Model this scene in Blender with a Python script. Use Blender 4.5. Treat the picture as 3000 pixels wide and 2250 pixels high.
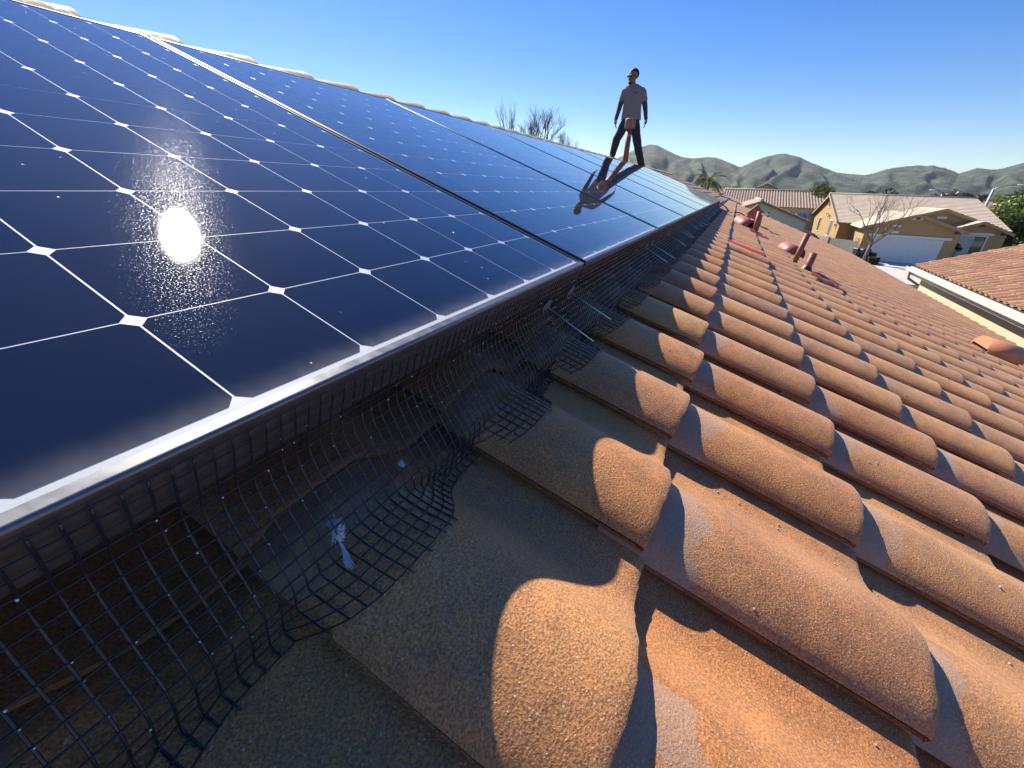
import bpy, bmesh, math, random
import numpy as np
from mathutils import Vector, Matrix, noise as mnoise

for o in list(bpy.data.objects): bpy.data.objects.remove(o)
S = bpy.context.scene
COL = S.collection
PI = math.pi
R_ = math.radians
RNG = random.Random(11)

# ------------------------------------------------------------------ camera
CAM_POS = Vector((-0.15213, -0.29387, 0.14879))
c_right = Vector((0.445641, -0.894705, 0.030111))
c_down = Vector((-0.377151, -0.218147, -0.900094))
c_fwd = Vector((0.811887, 0.389763, -0.434654))
cam_d = bpy.data.cameras.new('camera')
cam_d.sensor_fit = 'HORIZONTAL'; cam_d.sensor_width = 36.0; cam_d.lens = 14.544
cam_d.clip_start = 0.02; cam_d.clip_end = 12000
cam = bpy.data.objects.new('camera', cam_d); COL.objects.link(cam)
mw = Matrix.Identity(4)
for i in range(3):
    mw[i][0] = c_right[i]; mw[i][1] = -c_down[i]; mw[i][2] = -c_fwd[i]; mw[i][3] = CAM_POS[i]
cam.matrix_world = mw
S.camera = cam
S.render.resolution_x = 1024; S.render.resolution_y = 768

# ------------------------------------------------------------------ sky, sun, exposure
SUN = Vector((0.4432, 0.6146, 0.6526)).normalized()
sun_el = math.asin(SUN.z); sun_az = math.atan2(SUN.y, SUN.x)
W = bpy.data.worlds.new('World'); S.world = W; W.use_nodes = True
wn = W.node_tree; wn.nodes.clear()
w_out = wn.nodes.new('ShaderNodeOutputWorld'); w_bg = wn.nodes.new('ShaderNodeBackground')
w_sky = wn.nodes.new('ShaderNodeTexSky'); w_sky.sky_type = 'NISHITA'
w_sky.sun_disc = False; w_sky.sun_elevation = sun_el; w_sky.sun_rotation = PI / 2 - sun_az
w_sky.altitude = 400; w_sky.air_density = 1.0; w_sky.dust_density = 0.15; w_sky.ozone_density = 3.0
w_bg.inputs['Strength'].default_value = 0.063
w_hs = wn.nodes.new('ShaderNodeHueSaturation'); w_hs.inputs['Saturation'].default_value = 1.38; w_hs.inputs['Hue'].default_value = 0.516
wn.links.new(w_sky.outputs[0], w_hs.inputs['Color']); wn.links.new(w_hs.outputs[0], w_bg.inputs[0]); wn.links.new(w_bg.outputs[0], w_out.inputs[0])
sun_d = bpy.data.lights.new('sun', 'SUN'); sun_d.energy = 3.7; sun_d.angle = R_(0.53); sun_d.color = (1.0, 0.93, 0.82)
sun_o = bpy.data.objects.new('sun', sun_d); COL.objects.link(sun_o)
sun_o.rotation_mode = 'QUATERNION'; sun_o.rotation_quaternion = SUN.to_track_quat('Z', 'Y')
sun_o.location = (0, 0, 30)
S.view_settings.view_transform = 'Standard'; S.view_settings.look = 'None'
S.view_settings.exposure = 1.25; S.view_settings.gamma = 1.0; S.view_settings.use_curve_mapping = False
S.render.engine = 'CYCLES'
S.cycles.max_bounces = 8; S.cycles.transparent_max_bounces = 12
S.cycles.sample_clamp_indirect = 4.0

# ------------------------------------------------------------------ helpers
TH = R_(20.0); CT, ST = math.cos(TH), math.sin(TH)
GZ = -5.0                                       # street level below the roof's reference plane
def RW(u, v, n):                                # roof coordinates (along eave, up slope, off the slope) to world
    return Vector((u, v * CT - n * ST, v * ST + n * CT))

class MB:
    """collects polygons; build() links them as one mesh object"""
    def __init__(s): s.v = []; s.f = []; s.m = []
    def add(s, vs, fs, mi=0):
        b = len(s.v); s.v.extend(tuple(p) for p in vs)
        for f in fs: s.f.append(tuple(b + i for i in f)); s.m.append(mi)
        return s
    def box(s, x0, x1, y0, y1, z0, z1, mi=0):
        v = [(x0, y0, z0), (x1, y0, z0), (x1, y1, z0), (x0, y1, z0), (x0, y0, z1), (x1, y0, z1), (x1, y1, z1), (x0, y1, z1)]
        return s.add(v, [(0, 3, 2, 1), (4, 5, 6, 7), (0, 1, 5, 4), (1, 2, 6, 5), (2, 3, 7, 6), (3, 0, 4, 7)], mi)
    def prism(s, pts, ax, a, b, mi=0):
        """polygon pts in the plane normal to axis ax ('x','y','z'), extruded from a to b"""
        def P(p, t):
            return {'x': (t, p[0], p[1]), 'y': (p[0], t, p[1]), 'z': (p[0], p[1], t)}[ax]
        n = len(pts); vs = [P(p, a) for p in pts] + [P(p, b) for p in pts]
        fs = [tuple(range(n - 1, -1, -1)), tuple(range(n, 2 * n))]
        fs += [(i, (i + 1) % n, n + (i + 1) % n, n + i) for i in range(n)]
        return s.add(vs, fs, mi)
    def tube(s, pts, rad, k=6, cap=True, mi=0):
        pts = [Vector(p) for p in pts]; n = len(pts)
        if not hasattr(rad, '__len__'): rad = [rad] * n
        vs = []; prev = None
        for i, p in enumerate(pts):
            d = (pts[min(i + 1, n - 1)] - pts[max(i - 1, 0)])
            d = d.normalized() if d.length > 1e-9 else Vector((0, 0, 1))
            a = prev if prev is not None else (Vector((0, 0, 1)) if abs(d.z) < 0.9 else Vector((1, 0, 0)))
            x = (a - d * a.dot(d)); x = x.normalized() if x.length > 1e-6 else d.orthogonal().normalized()
            prev = x; y = d.cross(x)
            for j in range(k):
                t = 2 * PI * j / k
                vs.append(p + (x * math.cos(t) + y * math.sin(t)) * rad[i])
        fs = []
        for i in range(n - 1):
            for j in range(k):
                a, b = i * k + j, i * k + (j + 1) % k
                fs.append((a, b, b + k, a + k))
        if cap: fs += [tuple(range(k - 1, -1, -1)), tuple(range((n - 1) * k, n * k))]
        return s.add(vs, fs, mi)
    def lathe(s, prof, k=20, o=(0, 0, 0), mi=0):
        vs = []; n = len(prof)
        for r, z in prof:
            for j in range(k):
                t = 2 * PI * j / k; vs.append((o[0] + r * math.cos(t), o[1] + r * math.sin(t), o[2] + z))
        fs = []
        for i in range(n - 1):
            for j in range(k):
                a, b = i * k + j, i * k + (j + 1) % k
                fs.append((a, b, b + k, a + k))
        fs += [tuple(range(k - 1, -1, -1)), tuple(range((n - 1) * k, n * k))]
        return s.add(vs, fs, mi)
    def ball(s, c, r, seg=10, rings=7, mi=0):
        if not hasattr(r, '__len__'): r = (r, r, r)
        prof = [(math.sin(PI * i / rings), -math.cos(PI * i / rings)) for i in range(rings + 1)]
        prof[0] = (1e-4, -1); prof[-1] = (1e-4, 1)
        vs = []; n = len(prof)
        for q, z in prof:
            for j in range(seg):
                t = 2 * PI * j / seg; vs.append((c[0] + r[0] * q * math.cos(t), c[1] + r[1] * q * math.sin(t), c[2] + r[2] * z))
        fs = []
        for i in range(n - 1):
            for j in range(seg):
                a, b = i * seg + j, i * seg + (j + 1) % seg
                fs.append((a, b, b + seg, a + seg))
        return s.add(vs, fs, mi)
    def mesh(s, name, mats, smooth=False):
        me = bpy.data.meshes.new(name); me.from_pydata(s.v, [], s.f)
        if not isinstance(mats, (list, tuple)): mats = [mats]
        for m in mats: me.materials.append(m)
        if len(mats) > 1: me.polygons.foreach_set('material_index', s.m)
        if smooth: me.polygons.foreach_set('use_smooth', [True] * len(s.f))
        me.update(); return me
    def build(s, name, mats, parent=None, smooth=False, loc=(0, 0, 0), rot=(0, 0, 0)):
        return link(name, s.mesh(name, mats, smooth), parent, loc, rot)

def link(name, me, parent=None, loc=(0, 0, 0), rot=(0, 0, 0)):
    o = bpy.data.objects.new(name, me); COL.objects.link(o)
    o.location = loc; o.rotation_euler = rot
    if parent is not None: o.parent = parent
    return o
def tag(o, label=None, cat=None, group=None, kind=None):
    if label: o['label'] = label
    if cat: o['category'] = cat
    if group: o['group'] = group
    if kind: o['kind'] = kind
    return o
def thing(name, label, cat, loc=(0, 0, 0), rot=(0, 0, 0), group=None):
    o = bpy.data.objects.new(name, None); COL.objects.link(o); o.empty_display_size = 0.2
    o.location = loc; o.rotation_euler = rot
    return tag(o, label, cat, group)

# ------------------------------------------------------------------ materials
class NT:
    def __init__(s, name):
        s.mat = bpy.data.materials.new(name); s.mat.use_nodes = True; s.t = s.mat.node_tree; s.t.nodes.clear()
        s.out = s.t.nodes.new('ShaderNodeOutputMaterial')
    def n(s, typ, props=None, **ins):
        nd = s.t.nodes.new(typ)
        for k, v in (props or {}).items(): setattr(nd, k, v)
        for k, v in ins.items():
            key = int(k[1:]) if k[0] == '_' and k[1:].isdigit() else k.replace('__', ' ')
            s.set(nd.inputs[key], v)
        return nd
    def set(s, sock, v):
        if isinstance(v, bpy.types.NodeSocket): s.t.links.new(v, sock)
        elif isinstance(v, bpy.types.Node): s.t.links.new(v.outputs[0], sock)
        else:
            if hasattr(sock.default_value, '__len__') and not hasattr(v, '__len__'): v = (v, v, v)
            if hasattr(v, '__len__') and len(v) == 3 and len(sock.default_value) == 4: v = (*v, 1)
            sock.default_value = v
    def math(s, op, a, b=0.0, c=None, clamp=False):
        nd = s.t.nodes.new('ShaderNodeMath'); nd.operation = op; nd.use_clamp = clamp
        s.set(nd.inputs[0], a); s.set(nd.inputs[1], b)
        if c is not None: s.set(nd.inputs[2], c)
        return nd.outputs[0]
    def step(s, x, lo, hi, a=0.0, b=1.0):
        nd = s.t.nodes.new('ShaderNodeMapRange'); nd.interpolation_type = 'SMOOTHSTEP'
        s.set(nd.inputs[0], x); nd.inputs[1].default_value = lo; nd.inputs[2].default_value = hi
        nd.inputs[3].default_value = a; nd.inputs[4].default_value = b
        return nd.outputs[0]
    def mix(s, f, a, b, mode='MIX'):
        nd = s.t.nodes.new('ShaderNodeMix'); nd.data_type = 'RGBA'; nd.blend_type = mode
        s.set(nd.inputs[0], f); s.set(nd.inputs[6], a); s.set(nd.inputs[7], b)
        return nd.outputs[2]
    def noise(s, vec, scale, detail=3.0, rough=0.55, dist=0.0):
        nd = s.n('ShaderNodeTexNoise', Scale=scale, Detail=detail, Roughness=rough, Distortion=dist)
        if vec is not None: s.set(nd.inputs['Vector'], vec)
        return nd.outputs[0]
    def ramp(s, x, stops, interp='LINEAR'):
        nd = s.t.nodes.new('ShaderNodeValToRGB'); r = nd.color_ramp; r.interpolation = interp
        while len(r.elements) < len(stops): r.elements.new(0.5)
        for e, (p, c) in zip(r.elements, stops): e.position = p; e.color = (*c, 1)
        s.set(nd.inputs[0], x); return nd.outputs[0]
    def bump(s, h, strength=0.5, dist=0.01, normal=None):
        nd = s.n('ShaderNodeBump', Strength=strength, Distance=dist, Height=h)
        if normal is not None: s.set(nd.inputs['Normal'], normal)
        return nd.outputs[0]
    def pbsdf(s, **ins):
        nd = s.t.nodes.new('ShaderNodeBsdfPrincipled')
        for k, v in ins.items(): s.set(nd.inputs[k.replace('__', ' ')], v)
        return nd
    def done(s, sh):
        s.t.links.new(sh.outputs[0] if isinstance(sh, bpy.types.Node) else sh, s.out.inputs[0]); return s.mat
    def obj(s): return s.n('ShaderNodeTexCoord').outputs['Object']
    def geo(s): return s.n('ShaderNodeNewGeometry').outputs['Position']

def simple(name, col, rough=0.6, metal=0.0, var=0.15, nscale=6.0, bump=0.0, bscale=80.0, spec=0.5, coat=0.0):
    t = NT(name); v = t.obj()
    c = t.mix(t.noise(v, nscale, 4), tuple(x * (1 - var) for x in col), tuple(min(1, x * (1 + var)) for x in col))
    kw = {}
    if bump: kw['Normal'] = t.bump(t.noise(v, bscale, 3), bump, 0.01)
    b = t.pbsdf(Base__Color=c, Roughness=rough, Metallic=metal, **kw)
    b.inputs['Specular IOR Level'].default_value = spec
    if coat: b.inputs['Coat Weight'].default_value = coat
    return t.done(b)

def tile_material(name, stops, head_col, grain=1.0, speck=0.42, rough=(0.42, 0.7), wet=False):
    t = NT(name); v = t.obj()
    rnd = t.n('ShaderNodeObjectInfo').outputs['Random']
    tone_a = t.n('ShaderNodeAttribute', {'attribute_name': 'tone'}).outputs['Fac']
    ty = t.n('ShaderNodeAttribute', {'attribute_name': 'ty'}).outputs['Fac']
    tone = t.math('FRACT', t.math('ADD', rnd, tone_a))
    vec = t.n('ShaderNodeVectorMath', {'operation': 'ADD'})
    t.set(vec.inputs[0], v); cx = t.n('ShaderNodeCombineXYZ', X=t.math('MULTIPLY', tone, 37.0), Y=t.math('MULTIPLY', tone, 61.0))
    t.set(vec.inputs[1], cx.outputs[0]); vec = vec.outputs[0]
    nl = t.noise(vec, 7.0, 5, 0.6); nm = t.noise(vec, 38.0, 4, 0.6); ng = t.noise(vec, 430.0, 2.0, 0.7)
    base = t.ramp(tone, stops)
    dark = t.mix(1.0, base, (0.76, 0.72, 0.74), 'MULTIPLY')
    c = t.mix(t.step(nl, 0.38, 0.68), dark, base)
    c = t.mix(t.step(nm, 0.35, 0.7, 0.0, 0.4), c, t.mix(1.0, base, (1.3, 1.1, 0.85), 'MULTIPLY'))
    wp = t.geo(); stn = t.noise(wp, 1.3, 5, 0.62); c = t.mix(t.step(stn, 0.38, 0.60, 0.4, 0.0), c, t.mix(1.0, c, (0.78, 0.72, 0.74), 'MULTIPLY'))
    c = t.mix(t.step(t.noise(wp, 9.0, 4, 0.7), 0.60, 0.74, 0.0, 0.6), c, t.mix(1.0, c, (0.55, 0.52, 0.52), 'MULTIPLY'))
    gr = t.step(ng, 0.28, 0.72, 1.0 - 0.48 * grain, 1.0 + 0.48 * grain)
    c = t.mix(1.0, c, t.n('ShaderNodeCombineColor', _0=gr, _1=gr, _2=gr).outputs[0], 'MULTIPLY')
    vor = t.n('ShaderNodeTexVoronoi', {'feature': 'F1'}, Scale=210.0, Vector=vec)
    sp = t.math('MULTIPLY', t.step(vor.outputs['Distance'], 0.16, 0.26, 1.0, 0.0), t.step(t.n('ShaderNodeSeparateColor', _0=vor.outputs['Color']).outputs[0], 0.5, 0.6))
    c = t.mix(t.math('MULTIPLY', sp, speck), c, (0.72, 0.62, 0.52))
    # bleached strip of bare concrete under the nose of the course above, with an uneven edge
    tx = t.n('ShaderNodeAttribute', {'attribute_name': 'tx'}).outputs['Fac']
    hm = t.step(t.math('ADD', t.math('SUBTRACT', ty, t.math('MULTIPLY', t.step(tx, 0.46, 0.62), 0.2)), t.math('MULTIPLY', t.math('SUBTRACT', t.noise(vec, 16.0, 3), 0.5), 0.20)), 0.262, 0.283)
    c = t.mix(t.math('MULTIPLY', hm, 0.5), c, t.mix(nm, head_col, tuple(0.72 * x for x in head_col)))
    h = t.math('ADD', t.math('MULTIPLY', ng, 0.7), t.math('ADD', t.math('MULTIPLY', nm, 0.16), t.math('MULTIPLY', sp, 0.3)))
    rg = t.step(nm, 0.3, 0.7, rough[0], rough[1])
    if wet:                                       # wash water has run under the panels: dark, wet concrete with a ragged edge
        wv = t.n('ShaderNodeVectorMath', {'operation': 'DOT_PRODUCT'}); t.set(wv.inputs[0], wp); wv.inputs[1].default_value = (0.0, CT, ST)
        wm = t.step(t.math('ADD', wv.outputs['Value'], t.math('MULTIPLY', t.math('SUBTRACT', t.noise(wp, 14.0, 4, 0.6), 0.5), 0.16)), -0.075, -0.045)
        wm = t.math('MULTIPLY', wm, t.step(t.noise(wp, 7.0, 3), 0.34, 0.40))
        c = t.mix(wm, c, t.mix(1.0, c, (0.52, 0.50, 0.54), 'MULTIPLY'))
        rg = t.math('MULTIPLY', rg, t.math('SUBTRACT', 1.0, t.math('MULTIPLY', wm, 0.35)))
    b = t.pbsdf(Base__Color=c, Roughness=rg, Normal=t.bump(h, 0.6 * grain, 0.0022))
    b.inputs['Specular IOR Level'].default_value = 0.5
    b.inputs['Sheen Weight'].default_value = 0.18; b.inputs['Sheen Roughness'].default_value = 0.5; b.inputs['Sheen Tint'].default_value = (1.0, 0.86, 0.7, 1)
    return t.done(b)

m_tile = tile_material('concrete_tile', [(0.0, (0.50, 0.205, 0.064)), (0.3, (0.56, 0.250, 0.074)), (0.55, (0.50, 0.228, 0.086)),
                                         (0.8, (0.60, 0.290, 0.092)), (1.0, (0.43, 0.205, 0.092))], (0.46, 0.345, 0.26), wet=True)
m_tile_r = tile_material('clay_blend_tile', [(0.0, (0.36, 0.17, 0.09)), (0.25, (0.42, 0.22, 0.11)), (0.45, (0.28, 0.15, 0.10)),
                                             (0.65, (0.46, 0.28, 0.13)), (0.85, (0.37, 0.15, 0.10)), (1.0, (0.50, 0.31, 0.15))], (0.34, 0.25, 0.19), 0.5, 0.1, (0.6, 0.8))
m_tile_l = tile_material('beige_tile', [(0.0, (0.42, 0.31, 0.23)), (0.5, (0.50, 0.37, 0.27)), (1.0, (0.45, 0.34, 0.27))], (0.42, 0.34, 0.27), 0.4, 0.0, (0.65, 0.85))

def red_paint():
    t = NT('red_tile_paint'); v = t.obj()
    c = t.mix(t.noise(v, 30, 4), (0.52, 0.04, 0.025), (0.64, 0.07, 0.045))
    return t.done(t.pbsdf(Base__Color=c, Roughness=0.5, Normal=t.bump(t.noise(v, 300, 3), 0.3, 0.002)))
m_red = red_paint()

def glass_material():
    t = NT('panel_glass'); v = t.obj()
    sep = t.n('ShaderNodeSeparateXYZ', _0=v)
    geo = t.n('ShaderNodeNewGeometry'); dp = t.n('ShaderNodeVectorMath', {'operation': 'DOT_PRODUCT'})
    t.set(dp.inputs[0], geo.outputs['True Normal']); t.set(dp.inputs[1], geo.outputs['Incoming'])
    cz = t.math('ABSOLUTE', dp.outputs['Value'])
    fres = t.math('MULTIPLY_ADD', t.math('POWER', t.math('SUBTRACT', 1.0, cz), 5.0), 0.945, 0.055)
    tang = t.n('ShaderNodeCombineXYZ', X=0.484, Y=0.875 * CT, Z=0.875 * ST).outputs[0]   # gloss direction set along the sun so its glint spreads round, like bloom
    wob = t.bump(t.noise(v, 2.6, 1), 0.006, 0.004)
    glossy = t.n('ShaderNodeBsdfAnisotropic', {'distribution': 'BECKMANN'}, Color=(1, 1, 1), Roughness=0.025, Normal=wob)
    soft = t.n('ShaderNodeBsdfAnisotropic', {'distribution': 'BECKMANN'}, Color=(1, 1, 1), Roughness=0.112, Anisotropy=0.2, Tangent=tang)
    spark = t.n('ShaderNodeBsdfAnisotropic', {'distribution': 'BECKMANN'}, Color=(1, 1, 1), Roughness=0.17,
                Normal=t.bump(t.noise(v, 800.0, 2, 0.6), 0.9, 0.00012))
    g1 = t.n('ShaderNodeMixShader', _0=0.10, _1=glossy.outputs[0], _2=soft.outputs[0])
    spw = t.step(t.noise(v, 620.0, 2, 0.6), 0.57, 0.66, 0.0, 0.10)       # fine mineral grains that glitter round the sun
    g2 = t.n('ShaderNodeMixShader', _0=spw, _1=g1.outputs[0], _2=spark.outputs[0])
    trans = t.n('ShaderNodeBsdfTransparent', Color=(0.98, 0.985, 0.985))
    m2 = t.n('ShaderNodeMixShader', _0=fres, _1=trans.outputs[0], _2=g2.outputs[0])
    # dried wash water: a film of dirt that thickens toward the lower frame, streaked
    st = t.n('ShaderNodeMapping'); t.set(st.inputs[0], v); st.inputs['Scale'].default_value = (60.0, 7.0, 1.0)
    edge = t.step(t.math('ADD', sep.outputs[1], t.math('MULTIPLY', t.math('SUBTRACT', t.noise(st.outputs[0], 1.0, 4), 0.5), 0.012)), -0.002, 0.055, 1.0, 0.0)
    film = t.math('MULTIPLY', edge, t.math('MULTIPLY', edge, t.step(t.noise(v, 55.0, 4), 0.2, 0.8, 0.20, 0.30)))
    film = t.math('ADD', film, t.step(t.noise(v, 5.0, 5, 0.65), 0.45, 0.8, 0.0, 0.005))
    dust = t.n('ShaderNodeBsdfDiffuse', Color=(0.62, 0.60, 0.56))
    m3 = t.n('ShaderNodeMixShader', _0=film, _1=m2.outputs[0], _2=dust.outputs[0])
    # dried droplets
    vor = t.n('ShaderNodeTexVoronoi', {'feature': 'F1'}, Scale=34.0, Vector=v)
    dm = t.math('MULTIPLY', t.step(vor.outputs['Distance'], 0.05, 0.09, 1.0, 0.0),
                t.math('MULTIPLY', t.step(t.n('ShaderNodeSeparateColor', _0=vor.outputs['Color']).outputs[1], 0.70, 0.74),
                       t.step(t.noise(v, 2.2, 2), 0.42, 0.55)))
    drop = t.n('ShaderNodeBsdfGlossy', {'distribution': 'GGX'}, Color=(0.9, 0.9, 0.9), Roughness=0.25,
               Normal=t.bump(vor.outputs['Distance'], 1.0, 0.02))
    m4 = t.n('ShaderNodeMixShader', _0=t.math('MULTIPLY', dm, 0.3), _1=m3.outputs[0], _2=drop.outputs[0])
    return t.done(m4)
m_glass = glass_material()
def cell_mat():
    t = NT('silicon_cell'); r = t.n('ShaderNodeObjectInfo').outputs['Random']; v = t.obj()
    c = t.mix(r, (0.0095, 0.0145, 0.034), (0.0125, 0.0185, 0.042))
    c = t.mix(t.noise(v, 9.0, 3), c, t.mix(1.0, c, (0.82, 0.86, 0.9), 'MULTIPLY'))
    b = t.pbsdf(Base__Color=c, Roughness=0.5); b.inputs['Specular IOR Level'].default_value = 0.0
    return t.done(b)
m_cell = cell_mat()
m_sheet = simple('white_backsheet', (0.68, 0.70, 0.71), 0.55, 0, 0.02, 3.0)
def frame_mat():
    t = NT('anodised_frame'); v = t.obj()
    mp = t.n('ShaderNodeMapping'); t.set(mp.inputs[0], v); mp.inputs['Scale'].default_value = (4, 4, 200)
    b = t.pbsdf(Base__Color=t.mix(t.noise(v, 25, 4), (0.17, 0.175, 0.185), (0.25, 0.25, 0.255)), Metallic=0.8,
                Roughness=t.step(t.noise(v, 60, 3), 0.3, 0.7, 0.36, 0.50), Normal=t.bump(t.noise(mp.outputs[0], 1.0, 2), 0.06, 0.001))
    return t.done(b)
m_frame = frame_mat()
m_frame_k = simple('black_anodised_frame', (0.012, 0.012, 0.014), 0.42, 0, 0.2, 25.0, spec=0.35)
m_wire = simple('coated_wire', (0.018, 0.023, 0.038), 0.32, 0, 0.3, 40.0)
m_drop = simple('water_drop', (0.75, 0.78, 0.82), 0.05, 0, 0.05, 3.0, spec=1.0)
m_steel = simple('galvanised_steel', (0.55, 0.56, 0.58), 0.32, 1.0, 0.12, 20.0)
m_black = simple('black_plastic', (0.012, 0.012, 0.014), 0.4, 0, 0.2, 20.0)
m_felt = simple('roofing_felt', (0.035, 0.03, 0.028), 0.9, 0, 0.3, 9.0)
m_rust = simple('red_brown_paint', (0.27, 0.085, 0.045), 0.5, 0, 0.25, 14.0, 0.3, 120.0)
m_rust2 = simple('brick_red_paint', (0.36, 0.115, 0.075), 0.45, 0, 0.18, 9.0, 0.2, 90.0)
m_copper = simple('salmon_paint', (0.50, 0.205, 0.095), 0.42, 0, 0.18, 7.0, 0.15, 60.0)
m_sooty = simple('sooty_metal', (0.04, 0.028, 0.024), 0.7, 0, 0.3, 10.0)
m_pale = simple('pale_sealant', (0.62, 0.58, 0.52), 0.7, 0, 0.15, 30.0, 0.5, 100.0)
m_mastic = simple('dark_mastic', (0.05, 0.022, 0.02), 0.45, 0, 0.4, 40.0, 0.6, 60.0)
def stucco(name, col, var=0.08):
    t = NT(name); v = t.geo()
    c = t.mix(t.noise(v, 0.9, 5, 0.6), tuple(x * (1 - var) for x in col), tuple(x * (1 + var) for x in col))
    st = t.n('ShaderNodeMapping'); t.set(st.inputs[0], v); st.inputs['Scale'].default_value = (2.5, 2.5, 0.35)
    c = t.mix(t.step(t.noise(st.outputs[0], 1.0, 4), 0.5, 0.8, 0.0, 0.28), c, tuple(x * 0.72 for x in col))
    return t.done(t.pbsdf(Base__Color=c, Roughness=0.9, Normal=t.bump(t.noise(v, 45, 4), 0.5, 0.006)))
m_stucco_tan = stucco('tan_stucco', (0.46, 0.29, 0.125))
m_stucco_cream = stucco('cream_stucco', (0.60, 0.51, 0.33))
m_stucco_pale = stucco('pale_stucco', (0.56, 0.53, 0.40))
m_stucco_own = stucco('own_stucco', (0.50, 0.42, 0.30))
m_trim = simple('cream_trim', (0.74, 0.71, 0.63), 0.55, 0, 0.05, 3.0)
m_trim_tan = simple('tan_trim', (0.40, 0.255, 0.12), 0.6, 0, 0.08, 3.0)
m_soffit = simple('brown_soffit', (0.27, 0.165, 0.08), 0.75, 0, 0.1, 3.0)
m_rafter = simple('dark_rafter', (0.09, 0.045, 0.025), 0.7, 0, 0.2, 8.0)
m_door = simple('white_garage_door', (0.66, 0.67, 0.68), 0.5, 0, 0.03, 2.0)
m_pane = simple('window_pane', (0.05, 0.07, 0.075), 0.06, 0, 0.1, 1.0, spec=1.0)
m_curtain = simple('pale_blind', (0.42, 0.46, 0.44), 0.25, 0, 0.15, 2.0)
m_flat_tile = simple('tan_flat_tile', (0.56, 0.45, 0.33), 0.85, 0, 0.2, 1.7, 0.3, 30.0)
m_flat_tile2 = simple('pink_flat_tile', (0.40, 0.24, 0.18), 0.85, 0, 0.2, 1.7)
m_concrete = simple('driveway_concrete', (0.52, 0.49, 0.44), 0.85, 0, 0.12, 0.8, 0.2, 20.0)
m_asphalt = simple('asphalt', (0.055, 0.055, 0.055), 0.9, 0, 0.2, 1.2, 0.3, 30.0)
m_vinyl = simple('white_vinyl', (0.78, 0.77, 0.73), 0.45, 0, 0.03, 2.0)
m_fence = simple('grey_fence', (0.33, 0.30, 0.23), 0.8, 0, 0.15, 3.0)
m_grey = simple('grey_metal', (0.30, 0.31, 0.32), 0.45, 0.6, 0.1, 5.0)
m_pole = simple('galvanised_pole', (0.34, 0.35, 0.36), 0.5, 0.5, 0.1, 5.0)
m_bark = simple('grey_bark', (0.17, 0.135, 0.105), 0.9, 0, 0.3, 20.0, 0.5, 60.0)
m_bark_d = simple('dark_bark', (0.10, 0.085, 0.075), 0.9, 0, 0.3, 20.0)
m_plastic_blue = simple('dark_blue_plastic', (0.03, 0.04, 0.07), 0.45, 0, 0.15, 5.0)
m_terra = simple('terracotta_pot', (0.5, 0.27, 0.17), 0.75, 0, 0.15, 6.0)
def leaf_mat(name, a, b):
    t = NT(name); rnd = t.n('ShaderNodeAttribute', {'attribute_name': 'tone'}).outputs['Fac']
    c = t.mix(rnd, a, b)
    d = t.n('ShaderNodeBsdfDiffuse', Color=c); tr = t.n('ShaderNodeBsdfTranslucent', Color=t.mix(1.0, c, (1.1, 1.2, 0.5), 'MULTIPLY'))
    g = t.n('ShaderNodeBsdfGlossy', Color=(1, 1, 1), Roughness=0.4)
    m = t.n('ShaderNodeMixShader', _0=0.35, _1=d.outputs[0], _2=tr.outputs[0])
    return t.done(t.n('ShaderNodeMixShader', _0=0.02, _1=m.outputs[0], _2=g.outputs[0]))
m_leaf = leaf_mat('green_leaves', (0.06, 0.09, 0.024), (0.21, 0.25, 0.08))
m_leaf_d = leaf_mat('dark_leaves', (0.02, 0.03, 0.014), (0.06, 0.075, 0.03))
m_palm = leaf_mat('palm_leaves', (0.045, 0.065, 0.022), (0.15, 0.16, 0.06))
m_hedge = leaf_mat('hedge_leaves', (0.04, 0.055, 0.014), (0.13, 0.13, 0.035))

# ------------------------------------------------------------------ ground and hills
def ground():
    t = NT('valley_floor'); p = t.geo()
    c = t.ramp(t.noise(p, 0.02, 6, 0.65), [(0.3, (0.10, 0.085, 0.055)), (0.5, (0.16, 0.13, 0.085)), (0.62, (0.085, 0.095, 0.04)), (0.8, (0.20, 0.17, 0.12))])
    c = t.mix(t.step(t.noise(p, 0.35, 4), 0.45, 0.7, 0, 0.6), c, (0.07, 0.085, 0.03))
    mat = t.done(t.pbsdf(Base__Color=c, Roughness=0.95))
    mb = MB(); N = 40; L = 5200.0
    xs = [math.copysign(abs(i / (N / 2)) ** 2.2, i) * L for i in range(-N // 2, N // 2 + 1)]
    vs = [(x, y, GZ) for y in xs for x in xs]; w = N + 1
    mb.add(vs, [(j * w + i, j * w + i + 1, (j + 1) * w + i + 1, (j + 1) * w + i) for j in range(N) for i in range(N)])
    tag(mb.build('ground', mat), kind='structure')
ground()

HILL = [(-75, 2.0), (-60, 3.2), (-48, 2.2), (-38, 3.4), (-30, 2.7), (-24, 3.3), (-21.0, 2.85), (-19.66, 2.36), (-19.0, 2.42), (-18.37, 2.48), (-17.45, 2.05), (-16.41, 2.48), (-15.6, 2.66), (-14.72, 2.70),
        (-13.5, 2.62), (-12.35, 2.41), (-11.4, 1.98), (-10.7, 1.86), (-9.5, 1.94), (-8.42, 2.08), (-7.3, 2.46), (-6.14, 2.89), (-4.8, 3.45), (-3.47, 3.76), (-2.6, 3.68), (-1.35, 3.35), (0.42, 2.45), (1.6, 2.85), (3.0, 3.34),
        (3.9, 3.40), (5.2, 3.28), (6.64, 3.35), (7.6, 3.7), (8.64, 4.12), (9.6, 4.52), (10.42, 4.62), (11.4, 4.36), (12.42, 3.90), (14.26, 2.99), (16, 2.3), (19, 1.6), (24, 1.2), (32, 1.7), (42, 1.3), (55, 1.9), (75, 1.4)]
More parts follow.
